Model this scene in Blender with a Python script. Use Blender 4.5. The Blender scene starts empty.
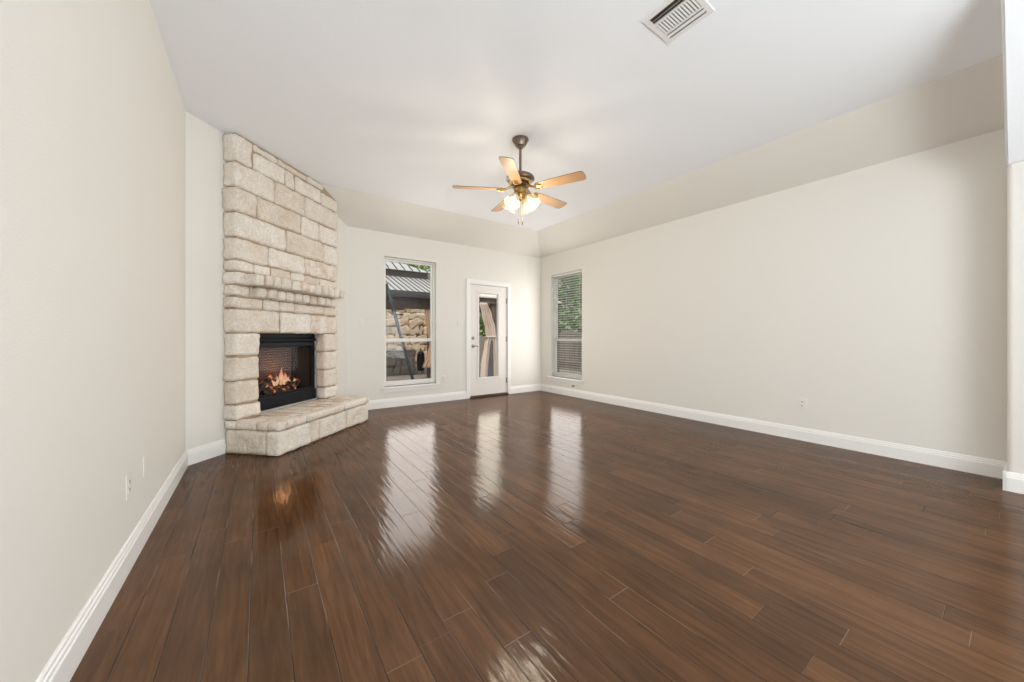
import bpy, bmesh, math, random
from mathutils import Vector, Matrix, noise

random.seed(7)
PI = math.pi
SC = bpy.context.scene
COL = SC.collection

# ------------------------------------------------------------------ camera
CAM_H = 1.12
FPX = 358.5                                   # focal length in pixels of a 1024 px wide frame
cam_data = bpy.data.cameras.new('camera')
cam_data.sensor_width = 36.0
cam_data.lens = FPX / 1024 * 36.0
cam_data.shift_y = -4.5 / 1024
cam_data.clip_start = 0.02
cam_data.clip_end = 200
cam = bpy.data.objects.new('camera', cam_data)
COL.objects.link(cam)
cam.location = (0, 0, CAM_H)
cam.rotation_euler = (PI / 2, 0, -math.atan(253 / FPX))
SC.camera = cam

# ------------------------------------------------------------------ world, sun, daylight, fill lamps, exposure
world = bpy.data.worlds.new('sky')
SC.world = world
world.use_nodes = True
bg = world.node_tree.nodes['Background']
bg.inputs['Color'].default_value = (0.88, 0.94, 1.0, 1)
bg.inputs['Strength'].default_value = 1.05

sun_data = bpy.data.lights.new('sun', 'SUN')
sun_data.energy = 2.4
sun_data.angle = math.radians(3)
sun_data.color = (1.0, 0.93, 0.82)
sun = bpy.data.objects.new('sun', sun_data)
COL.objects.link(sun)
sun.rotation_euler = Vector((0.22, 0.5, -0.8)).to_track_quat('-Z', 'Y').to_euler()


def area_light(name, loc, direction, sx, sy, watts, color, spread=180):
    d = bpy.data.lights.new(name, 'AREA')
    d.shape = 'RECTANGLE'
    d.size, d.size_y = sx, sy
    d.energy = watts
    d.color = color
    d.spread = math.radians(spread)
    o = bpy.data.objects.new(name, d)
    COL.objects.link(o)
    o.location = loc
    o.rotation_euler = Vector(direction).to_track_quat('-Z', 'Y').to_euler()
    return o


# unseen fill lamps added behind the camera, where the walls are solid
area_light('fill_lamp_rear', (0.85, -2.70, 1.30), (0.10, 1, 0.72), 2.5, 1.9, 190, (0.87, 0.95, 1.0))
area_light('fill_lamp_side', (4.36, -2.05, 1.20), (-1, 0.35, 0.12), 1.6, 1.8, 74, (0.88, 0.955, 1.0))  # second added fill, brightens the left wall and ceiling
# daylight entering at the two windows and the glazed door
area_light('daylight_back_window', (2.04, 5.747, 1.36), (0, -1, 0), 0.78, 1.95, 19, (1.0, 0.94, 0.88), 160)
area_light('daylight_door', (3.53, 5.747, 1.15), (0, -1, 0), 0.46, 1.58, 9, (1.0, 0.94, 0.78), 160)
area_light('daylight_side_window', (4.783, 5.01, 1.33), (-1, 0, 0), 0.80, 1.95, 20, (1.0, 0.95, 0.91))

SC.view_settings.view_transform = 'Standard'
SC.view_settings.look = 'None'
SC.view_settings.gamma = 1.0
SC.view_settings.use_curve_mapping = False
SC.view_settings.exposure = 0.0
SC.cycles.use_denoising = True
SC.cycles.max_bounces = 10
SC.cycles.diffuse_bounces = 6
SC.cycles.sample_clamp_indirect = 6.0


# ------------------------------------------------------------------ materials
def new_mat(name):
    m = bpy.data.materials.new(name)
    m.use_nodes = True
    nt = m.node_tree
    return m, nt, nt.nodes['Principled BSDF']


def N(nt, typ, **kw):
    n = nt.nodes.new(typ)
    for k, v in kw.items():
        setattr(n, k, v)
    return n


def plain(name, rgb, rough=0.5, metal=0.0, spec=0.5, bump=0.0, bscale=60.0, var=0.0, vscale=4.0):
    m, nt, b = new_mat(name)
    b.inputs['Base Color'].default_value = (*rgb, 1)
    b.inputs['Roughness'].default_value = rough
    b.inputs['Metallic'].default_value = metal
    b.inputs['Specular IOR Level'].default_value = spec
    if bump or var:
        tc = N(nt, 'ShaderNodeTexCoord')
    if bump:
        nz = N(nt, 'ShaderNodeTexNoise')
        nz.inputs['Scale'].default_value = bscale
        nz.inputs['Detail'].default_value = 4
        nt.links.new(tc.outputs['Object'], nz.inputs['Vector'])
        bp = N(nt, 'ShaderNodeBump')
        bp.inputs['Strength'].default_value = bump
        bp.inputs['Distance'].default_value = 0.01
        nt.links.new(nz.outputs['Fac'], bp.inputs['Height'])
        nt.links.new(bp.outputs['Normal'], b.inputs['Normal'])
    if var:
        nv = N(nt, 'ShaderNodeTexNoise')
        nv.inputs['Scale'].default_value = vscale
        nv.inputs['Detail'].default_value = 5
        nt.links.new(tc.outputs['Object'], nv.inputs['Vector'])
        mr = N(nt, 'ShaderNodeMapRange')
        mr.inputs['From Min'].default_value = 0.3
        mr.inputs['From Max'].default_value = 0.7
        mr.inputs['To Min'].default_value = 1 - var
        mr.inputs['To Max'].default_value = 1 + var
        nt.links.new(nv.outputs['Fac'], mr.inputs['Value'])
        mx = N(nt, 'ShaderNodeVectorMath', operation='SCALE')
        mx.inputs[0].default_value = rgb
        nt.links.new(mr.outputs['Result'], mx.inputs['Scale'])
        nt.links.new(mx.outputs['Vector'], b.inputs['Base Color'])
    return m


def glow(name, rgb, strength):
    m, nt, b = new_mat(name)
    b.inputs['Base Color'].default_value = (*rgb, 1)
    b.inputs['Emission Color'].default_value = (*rgb, 1)
    b.inputs['Emission Strength'].default_value = strength
    return m


def glass_mat(name, tint=(0.96, 0.98, 0.97), refl=0.012, graze=0.5):
    m = bpy.data.materials.new(name)
    m.use_nodes = True
    nt = m.node_tree
    nt.nodes.clear()
    out = N(nt, 'ShaderNodeOutputMaterial')
    tr = N(nt, 'ShaderNodeBsdfTransparent')
    tr.inputs['Color'].default_value = (*tint, 1)
    gl = N(nt, 'ShaderNodeBsdfGlossy')
    gl.inputs['Roughness'].default_value = 0.02
    mx = N(nt, 'ShaderNodeMixShader')
    lw = N(nt, 'ShaderNodeLayerWeight')
    lw.inputs['Blend'].default_value = 0.5
    pw = N(nt, 'ShaderNodeMath', operation='POWER')
    nt.links.new(lw.outputs['Facing'], pw.inputs[0])
    pw.inputs[1].default_value = 4.0
    ma = N(nt, 'ShaderNodeMath', operation='MULTIPLY_ADD')
    nt.links.new(pw.outputs[0], ma.inputs[0])
    ma.inputs[1].default_value = graze
    ma.inputs[2].default_value = refl
    nt.links.new(ma.outputs[0], mx.inputs['Fac'])
    nt.links.new(tr.outputs[0], mx.inputs[1])
    nt.links.new(gl.outputs[0], mx.inputs[2])
    nt.links.new(mx.outputs[0], out.inputs['Surface'])
    return m


def floor_mat():
    """Dark hand-scraped planks 125 mm wide running along Y."""
    m, nt, b = new_mat('dark_hardwood_planks')
    L = nt.links.new

    def math_(op, a, bb=None, c=None):
        n = N(nt, 'ShaderNodeMath', operation=op)
        for i, v in enumerate((a, bb, c)):
            if v is None:
                continue
            if isinstance(v, (int, float)):
                n.inputs[i].default_value = v
            else:
                L(v, n.inputs[i])
        return n.outputs[0]

    geo = N(nt, 'ShaderNodeNewGeometry')
    sep = N(nt, 'ShaderNodeSeparateXYZ')
    L(geo.outputs['Position'], sep.inputs[0])
    X, Y = sep.outputs['X'], sep.outputs['Y']
    W, LEN = 0.125, 1.15
    xs = math_('DIVIDE', math_('ADD', X, 10.03), W)
    xi = math_('FLOOR', xs)
    xf = math_('FRACT', xs)
    wn = N(nt, 'ShaderNodeTexWhiteNoise', noise_dimensions='1D')
    L(xi, wn.inputs['W'])
    ys = math_('ADD', math_('DIVIDE', math_('ADD', Y, 10), LEN), math_('MULTIPLY', wn.outputs['Value'], 7.3))
    yi = math_('FLOOR', ys)
    yf = math_('FRACT', ys)
    wn2 = N(nt, 'ShaderNodeTexWhiteNoise', noise_dimensions='2D')
    cb = N(nt, 'ShaderNodeCombineXYZ')
    L(xi, cb.inputs[0]); L(yi, cb.inputs[1])
    L(cb.outputs[0], wn2.inputs['Vector'])
    pid = wn2.outputs['Value']
    # distance to the plank's edge in metres
    ex = math_('MULTIPLY', math_('MINIMUM', xf, math_('SUBTRACT', 1, xf)), W)
    ey = math_('MULTIPLY', math_('MINIMUM', yf, math_('SUBTRACT', 1, yf)), LEN)
    e = math_('MINIMUM', ex, ey)
    seam = N(nt, 'ShaderNodeMapRange', interpolation_type='SMOOTHSTEP')
    seam.inputs['From Min'].default_value = 0.0006
    seam.inputs['From Max'].default_value = 0.0024
    L(e, seam.inputs['Value'])
    # grain, shifted for every plank
    gv = N(nt, 'ShaderNodeCombineXYZ')
    L(math_('MULTIPLY', X, 34), gv.inputs[0])
    L(math_('ADD', math_('MULTIPLY', Y, 2.2), math_('MULTIPLY', pid, 40)), gv.inputs[1])
    L(math_('MULTIPLY', pid, 91), gv.inputs[2])
    g = N(nt, 'ShaderNodeTexNoise')
    g.inputs['Scale'].default_value = 1.0
    g.inputs['Detail'].default_value = 7
    g.inputs['Roughness'].default_value = 0.62
    g.inputs['Distortion'].default_value = 0.8
    L(gv.outputs[0], g.inputs['Vector'])
    ramp = N(nt, 'ShaderNodeValToRGB')
    cr = ramp.color_ramp
    cr.elements[0].position = 0.28; cr.elements[0].color = (0.068, 0.0300, 0.0130, 1)
    cr.elements[1].position = 0.74; cr.elements[1].color = (0.143, 0.0680, 0.0300, 1)
    el = cr.elements.new(0.5); el.color = (0.104, 0.0475, 0.0205, 1)
    L(g.outputs['Fac'], ramp.inputs[0])
    # plank-to-plank tone
    tone = N(nt, 'ShaderNodeMapRange')
    tone.inputs['To Min'].default_value = 0.80
    tone.inputs['To Max'].default_value = 1.18
    L(pid, tone.inputs['Value'])
    # broad blotches of wear
    bl = N(nt, 'ShaderNodeTexNoise')
    bl.inputs['Scale'].default_value = 2.6
    bl.inputs['Detail'].default_value = 3
    L(geo.outputs['Position'], bl.inputs['Vector'])
    blr = N(nt, 'ShaderNodeMapRange')
    blr.inputs['From Min'].default_value = 0.3
    blr.inputs['From Max'].default_value = 0.7
    blr.inputs['To Min'].default_value = 0.86
    blr.inputs['To Max'].default_value = 1.14
    L(bl.outputs['Fac'], blr.inputs['Value'])
    sc = N(nt, 'ShaderNodeVectorMath', operation='SCALE')
    L(ramp.outputs['Color'], sc.inputs[0])
    L(math_('MULTIPLY', tone.outputs[0], blr.outputs[0]), sc.inputs['Scale'])
    # seams: most dark, some with pale bare edges
    wn3 = N(nt, 'ShaderNodeTexNoise')
    wn3.inputs['Scale'].default_value = 1.7
    L(geo.outputs['Position'], wn3.inputs['Vector'])
    pale = N(nt, 'ShaderNodeMapRange')
    pale.inputs['From Min'].default_value = 0.51
    pale.inputs['From Max'].default_value = 0.60
    L(wn3.outputs['Fac'], pale.inputs['Value'])
    smix = N(nt, 'ShaderNodeMix', data_type='RGBA')
    butt = math_('LESS_THAN', ey, ex)
    L(math_('MAXIMUM', pale.outputs[0], math_('MULTIPLY', butt, math_('GREATER_THAN', wn2.outputs['Color'], 0.45))), smix.inputs['Factor'])
    smix.inputs['A'].default_value = (0.022, 0.013, 0.009, 1)
    smix.inputs['B'].default_value = (0.19, 0.12, 0.08, 1)
    mix = N(nt, 'ShaderNodeMix', data_type='RGBA')
    L(seam.outputs[0], mix.inputs['Factor'])
    L(smix.outputs['Result'], mix.inputs['A'])
    L(sc.outputs[0], mix.inputs['B'])
    L(mix.outputs['Result'], b.inputs['Base Color'])
    # gloss
    rr = N(nt, 'ShaderNodeMapRange')
    rr.inputs['To Min'].default_value = 0.10
    rr.inputs['To Max'].default_value = 0.16
    L(g.outputs['Fac'], rr.inputs['Value'])
    b.inputs['Roughness'].default_value = 0.8
    b.inputs['Specular IOR Level'].default_value = 0.0
    # scraped ripples across each plank + seam groove
    rv = N(nt, 'ShaderNodeCombineXYZ')
    L(math_('MULTIPLY', X, 16), rv.inputs[0])
    L(math_('ADD', math_('MULTIPLY', Y, 2.0), math_('MULTIPLY', pid, 13)), rv.inputs[1])
    L(math_('MULTIPLY', pid, 57), rv.inputs[2])
    rp = N(nt, 'ShaderNodeTexNoise')
    rp.inputs['Scale'].default_value = 2.2
    rp.inputs['Detail'].default_value = 2.5
    L(rv.outputs[0], rp.inputs['Vector'])
    hgt = math_('ADD', math_('MULTIPLY', rp.outputs['Fac'], 0.0030),
                math_('ADD', math_('MULTIPLY', seam.outputs[0], 0.0012), math_('MULTIPLY', g.outputs['Fac'], 0.0003)))
    bp = N(nt, 'ShaderNodeBump')
    bp.inputs['Strength'].default_value = 0.6
    bp.inputs['Distance'].default_value = 1.0
    L(hgt, bp.inputs['Height'])
    L(bp.outputs['Normal'], b.inputs['Normal'])
    # satin varnish coat whose sheen is broken up at grazing angles
    gl = N(nt, 'ShaderNodeBsdfGlossy')
    L(rr.outputs[0], gl.inputs['Roughness'])
    L(bp.outputs['Normal'], gl.inputs['Normal'])
    lw = N(nt, 'ShaderNodeLayerWeight')
    lw.inputs['Blend'].default_value = 0.5
    fac = math_('MULTIPLY_ADD', math_('POWER', lw.outputs['Facing'], 4.0), 0.42, 0.042)
    mx = N(nt, 'ShaderNodeMixShader')
    L(fac, mx.inputs['Fac'])
    L(b.outputs[0], mx.inputs[1])
    L(gl.outputs[0], mx.inputs[2])
    L(mx.outputs[0], nt.nodes['Material Output'].inputs['Surface'])
    return m


def stone_mat(name, pale, warm, rust, rust_amt=0.25):
    """Rough limestone; each block of the mesh gets a tone of its own."""
    m, nt, b = new_mat(name)
    L = nt.links.new
    geo = N(nt, 'ShaderNodeNewGeometry')
    tc = N(nt, 'ShaderNodeTexCoord')
    n1 = N(nt, 'ShaderNodeTexNoise')
    n1.inputs['Scale'].default_value = 5.5
    n1.inputs['Detail'].default_value = 7
    n1.inputs['Roughness'].default_value = 0.65
    L(tc.outputs['Object'], n1.inputs['Vector'])
    add = N(nt, 'ShaderNodeMath', operation='MULTIPLY_ADD')
    L(geo.outputs['Random Per Island'], add.inputs[0])
    add.inputs[1].default_value = 0.38
    L(n1.outputs['Fac'], add.inputs[2])
    r = N(nt, 'ShaderNodeValToRGB')
    r.color_ramp.elements[0].position = 0.42
    r.color_ramp.elements[0].color = (*pale, 1)
    r.color_ramp.elements[1].position = 1.0
    r.color_ramp.elements[1].color = (*warm, 1)
    L(add.outputs[0], r.inputs[0])
    n2 = N(nt, 'ShaderNodeTexNoise')
    n2.inputs['Scale'].default_value = 9
    n2.inputs['Detail'].default_value = 8
    n2.inputs['Roughness'].default_value = 0.7
    L(tc.outputs['Object'], n2.inputs['Vector'])
    # rust only on some blocks
    frac = N(nt, 'ShaderNodeMath', operation='MULTIPLY')
    L(geo.outputs['Random Per Island'], frac.inputs[0]); frac.inputs[1].default_value = 7.31
    fr = N(nt, 'ShaderNodeMath', operation='FRACT')
    L(frac.outputs[0], fr.inputs[0])
    gate = N(nt, 'ShaderNodeMapRange')
    gate.inputs['From Min'].default_value = 1 - rust_amt
    gate.inputs['From Max'].default_value = 1.0
    gate.inputs['To Min'].default_value = 0.12
    L(fr.outputs[0], gate.inputs['Value'])
    rm = N(nt, 'ShaderNodeMapRange')
    rm.inputs['From Min'].default_value = 0.47
    rm.inputs['From Max'].default_value = 0.66
    L(n2.outputs['Fac'], rm.inputs['Value'])
    mu = N(nt, 'ShaderNodeMath', operation='MULTIPLY')
    L(gate.outputs[0], mu.inputs[0]); L(rm.outputs[0], mu.inputs[1])
    mix = N(nt, 'ShaderNodeMix', data_type='RGBA')
    L(mu.outputs[0], mix.inputs['Factor'])
    L(r.outputs[0], mix.inputs['A'])
    mix.inputs['B'].default_value = (*rust, 1)
    n4 = N(nt, 'ShaderNodeTexNoise')
    n4.inputs['Scale'].default_value = 48
    n4.inputs['Detail'].default_value = 4
    L(tc.outputs['Object'], n4.inputs['Vector'])
    sp = N(nt, 'ShaderNodeMapRange')
    sp.inputs['From Min'].default_value = 0.3
    sp.inputs['From Max'].default_value = 0.7
    sp.inputs['To Min'].default_value = 0.86
    sp.inputs['To Max'].default_value = 1.08
    L(n4.outputs['Fac'], sp.inputs['Value'])
    vs = N(nt, 'ShaderNodeVectorMath', operation='SCALE')
    L(mix.outputs['Result'], vs.inputs[0])
    L(sp.outputs[0], vs.inputs['Scale'])
    L(vs.outputs['Vector'], b.inputs['Base Color'])
    b.inputs['Roughness'].default_value = 0.9
    b.inputs['Specular IOR Level'].default_value = 0.15
    n3 = N(nt, 'ShaderNodeTexNoise')
    n3.inputs['Scale'].default_value = 34
    n3.inputs['Detail'].default_value = 6
    L(tc.outputs['Object'], n3.inputs['Vector'])
    bp = N(nt, 'ShaderNodeBump')
    bp.inputs['Strength'].default_value = 0.8
    bp.inputs['Distance'].default_value = 0.012
    L(n3.outputs['Fac'], bp.inputs['Height'])
    L(bp.outputs['Normal'], b.inputs['Normal'])
    return m


def wood_mat(name, dark, light, rough=0.4, scale=(3, 40, 40)):
    m, nt, b = new_mat(name)
    L = nt.links.new
    tc = N(nt, 'ShaderNodeTexCoord')
    mp = N(nt, 'ShaderNodeMapping')
    mp.inputs['Scale'].default_value = scale
    L(tc.outputs['Object'], mp.inputs['Vector'])
    n = N(nt, 'ShaderNodeTexNoise')
    n.inputs['Scale'].default_value = 1.0
    n.inputs['Detail'].default_value = 5
    n.inputs['Distortion'].default_value = 0.6
    L(mp.outputs[0], n.inputs['Vector'])
    r = N(nt, 'ShaderNodeValToRGB')
    r.color_ramp.elements[0].position = 0.3
    r.color_ramp.elements[0].color = (*dark, 1)
    r.color_ramp.elements[1].position = 0.7
    r.color_ramp.elements[1].color = (*light, 1)
    L(n.outputs['Fac'], r.inputs[0])
    L(r.outputs[0], b.inputs['Base Color'])
    b.inputs['Roughness'].default_value = rough
    return m


def leaf_mat(name, dark, light):
    m, nt, b = new_mat(name)
    L = nt.links.new
    geo = N(nt, 'ShaderNodeNewGeometry')
    r = N(nt, 'ShaderNodeValToRGB')
    r.color_ramp.elements[0].color = (*dark, 1)
    r.color_ramp.elements[1].color = (*light, 1)
    L(geo.outputs['Random Per Island'], r.inputs[0])
    L(r.outputs[0], b.inputs['Base Color'])
    b.inputs['Roughness'].default_value = 0.6
    b.inputs['Transmission Weight'].default_value = 0.0
    return m


def frosted_shade_mat():
    """Ribbed glass of the fan's light shades, glowing with the bulb inside."""
    m, nt, b = new_mat('lit_ribbed_glass')
    L = nt.links.new
    b.inputs['Base Color'].default_value = (0.36, 0.33, 0.27, 1)
    b.inputs['Roughness'].default_value = 0.3
    b.inputs['Emission Color'].default_value = (1.0, 0.82, 0.55, 1)
    b.inputs['Emission Strength'].default_value = 0.22
    tr = N(nt, 'ShaderNodeBsdfTransparent')
    tr.inputs['Color'].default_value = (1.0, 0.95, 0.85, 1)
    lw = N(nt, 'ShaderNodeLayerWeight')
    lw.inputs['Blend'].default_value = 0.4
    mr = N(nt, 'ShaderNodeMapRange')
    mr.inputs['To Min'].default_value = 0.72
    mr.inputs['To Max'].default_value = 1.0
    L(lw.outputs['Facing'], mr.inputs['Value'])
    mx = N(nt, 'ShaderNodeMixShader')
    L(mr.outputs[0], mx.inputs['Fac'])
    L(tr.outputs[0], mx.inputs[1])
    L(b.outputs[0], mx.inputs[2])
    L(mx.outputs[0], nt.nodes['Material Output'].inputs['Surface'])
    return m


def flame_mat():
    m, nt, b = new_mat('fire_flame')
    L = nt.links.new
    tc = N(nt, 'ShaderNodeTexCoord')
    sp = N(nt, 'ShaderNodeSeparateXYZ')
    L(tc.outputs['Generated'], sp.inputs[0])
    r = N(nt, 'ShaderNodeValToRGB')
    r.color_ramp.elements[0].color = (1.0, 0.50, 0.27, 1)
    r.color_ramp.elements[1].color = (0.75, 0.13, 0.02, 1)
    e = r.color_ramp.elements.new(0.4); e.color = (1.0, 0.66, 0.42, 1)
    L(sp.outputs['Z'], r.inputs[0])
    L(r.outputs[0], b.inputs['Emission Color'])
    b.inputs['Emission Strength'].default_value = 0.8
    b.inputs['Base Color'].default_value = (0.1, 0.03, 0.01, 1)
    tr = N(nt, 'ShaderNodeBsdfTransparent')
    lw = N(nt, 'ShaderNodeLayerWeight')
    lw.inputs['Blend'].default_value = 0.45
    mx = N(nt, 'ShaderNodeMixShader')
    L(lw.outputs['Facing'], mx.inputs['Fac'])
    L(b.outputs[0], mx.inputs[1])
    L(tr.outputs[0], mx.inputs[2])
    L(mx.outputs[0], nt.nodes['Material Output'].inputs['Surface'])
    return m


def ember_log_mat():
    """Charred gas logs with glowing cracks."""
    m, nt, b = new_mat('charred_log')
    L = nt.links.new
    tc = N(nt, 'ShaderNodeTexCoord')
    n = N(nt, 'ShaderNodeTexNoise')
    n.inputs['Scale'].default_value = 16
    n.inputs['Detail'].default_value = 5
    L(tc.outputs['Object'], n.inputs['Vector'])
    r = N(nt, 'ShaderNodeValToRGB')
    r.color_ramp.elements[0].position = 0.42
    r.color_ramp.elements[0].color = (0.020, 0.014, 0.012, 1)
    r.color_ramp.elements[1].position = 0.64
    r.color_ramp.elements[1].color = (0.16, 0.09, 0.055, 1)
    L(n.outputs['Fac'], r.inputs[0])
    L(r.outputs[0], b.inputs['Base Color'])
    g = N(nt, 'ShaderNodeMapRange')
    g.inputs['From Min'].default_value = 0.57
    g.inputs['From Max'].default_value = 0.70
    g.inputs['To Max'].default_value = 1.3
    L(n.outputs['Fac'], g.inputs['Value'])
    b.inputs['Emission Color'].default_value = (1.0, 0.24, 0.05, 1)
    L(g.outputs[0], b.inputs['Emission Strength'])
    b.inputs['Roughness'].default_value = 0.85
    return m


M = {}
M['wall'] = plain('cream_wall_paint', (0.785, 0.758, 0.708), 0.6, spec=0.3, bump=0.12, bscale=140)
M['ceiling'] = plain('ceiling_paint', (0.875, 0.893, 0.922), 0.8, spec=0.2, bump=0.15, bscale=120)
M['trim'] = plain('white_trim_paint', (0.88, 0.865, 0.845), 0.35)
M['door'] = plain('white_door_paint', (0.80, 0.765, 0.73), 0.4)
M['vinyl'] = plain('white_vinyl', (0.83, 0.81, 0.77), 0.4)
M['plastic'] = plain('white_plastic', (0.80, 0.77, 0.72), 0.35)
M['slot'] = plain('dark_slot', (0.02, 0.018, 0.016), 0.7)
M['floor'] = floor_mat()
M['stone'] = stone_mat('cream_limestone', (0.82, 0.77, 0.705), (0.66, 0.575, 0.47), (0.60, 0.38, 0.24), 0.22)
M['hearth_stone'] = stone_mat('hearth_limestone', (0.83, 0.78, 0.71), (0.68, 0.59, 0.48), (0.60, 0.37, 0.24), 0.7)
M['mortar'] = plain('tan_mortar', (0.42, 0.315, 0.22), 0.95, spec=0.1, bump=0.6, bscale=90)
M['black'] = plain('black_metal', (0.010, 0.0105, 0.012), 0.45, spec=0.12)
M['steel_grey'] = plain('dark_steel_trim', (0.010, 0.0115, 0.015), 0.4, spec=0.12)
M['firebrick'] = plain('fire_back', (0.15, 0.095, 0.085), 0.75)
M['soot'] = plain('sooty_metal', (0.02, 0.016, 0.014), 0.8)
M['log'] = ember_log_mat()
M['flame'] = flame_mat()
M['glass'] = glass_mat('window_glass')
M['fireglass'] = glass_mat('firebox_glass', (0.90, 0.90, 0.90), 0.006, 0.10)
M['pewter'] = plain('antique_pewter', (0.22, 0.17, 0.135), 0.34, metal=0.9)
M['brass'] = plain('antique_brass', (0.50, 0.35, 0.15), 0.34, metal=1.0)
M['dark_bronze'] = plain('dark_bronze', (0.10, 0.06, 0.05), 0.4, metal=0.7)
M['blade'] = wood_mat('pale_oak_blade', (0.43, 0.245, 0.115), (0.55, 0.33, 0.17), 0.4)
M['blade_edge'] = plain('dark_blade_edge', (0.16, 0.09, 0.05), 0.5)
M['shade'] = frosted_shade_mat()
M['bulb'] = glow('lit_bulb', (1.0, 0.86, 0.62), 3.6)
M['nickel'] = plain('satin_nickel', (0.40, 0.37, 0.34), 0.3, metal=1.0)
M['threshold'] = plain('bronze_threshold', (0.08, 0.055, 0.04), 0.4, metal=0.4)
M['slat'] = plain('white_blind_slat', (0.74, 0.73, 0.70), 0.45)
M['roof_metal'] = plain('pale_metal_roof', (0.50, 0.475, 0.465), 0.5, var=0.08)
M['brown_fascia'] = plain('dark_brown_fascia', (0.075, 0.055, 0.05), 0.5)
M['brown_wood'] = wood_mat('brown_stained_wood', (0.085, 0.055, 0.042), (0.15, 0.10, 0.08), 0.6, (20, 20, 2))
M['garden_stone'] = stone_mat('buff_garden_stone', (0.72, 0.58, 0.45), (0.46, 0.31, 0.20), (0.55, 0.25, 0.10), 0.55)
M['grey_stone'] = stone_mat('grey_garden_stone', (0.26, 0.235, 0.215), (0.36, 0.30, 0.255), (0.35, 0.23, 0.16), 0.2)
M['garden_mortar'] = plain('garden_mortar', (0.20, 0.14, 0.10), 0.95)
M['patio'] = plain('patio_concrete', (0.30, 0.245, 0.21), 0.85, bump=0.3, bscale=30, var=0.15, vscale=2)
M['grey_pole'] = plain('grey_pole', (0.05, 0.052, 0.058), 0.35, metal=0.3)
M['curtain'] = plain('beige_curtain_cloth', (0.74, 0.60, 0.52), 0.85, spec=0.1)
M['tan_cloth'] = plain('tan_curtain_cloth', (0.56, 0.38, 0.26), 0.85, spec=0.1)
M['curtain_grey'] = plain('grey_curtain_cloth', (0.17, 0.16, 0.18), 0.85, spec=0.1)
M['canopy'] = plain('pale_canopy_cloth', (0.66, 0.61, 0.56), 0.8)
M['leaf_light'] = leaf_mat('light_leaves', (0.16, 0.28, 0.06), (0.50, 0.62, 0.24))
M['leaf_dark'] = leaf_mat('mid_leaves', (0.14, 0.25, 0.11), (0.46, 0.58, 0.34))
M['bark'] = plain('bark', (0.16, 0.11, 0.08), 0.9)
M['fence'] = wood_mat('weathered_fence', (0.25, 0.20, 0.18), (0.38, 0.32, 0.29), 0.8, (25, 25, 2))
M['tan_board'] = wood_mat('tan_timber', (0.42, 0.26, 0.16), (0.58, 0.40, 0.27), 0.7, (20, 20, 2))
M['gap'] = plain('duct_dark', (0.05, 0.035, 0.025), 0.8)
M['vent'] = plain('white_register', (0.78, 0.765, 0.75), 0.45)


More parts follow.
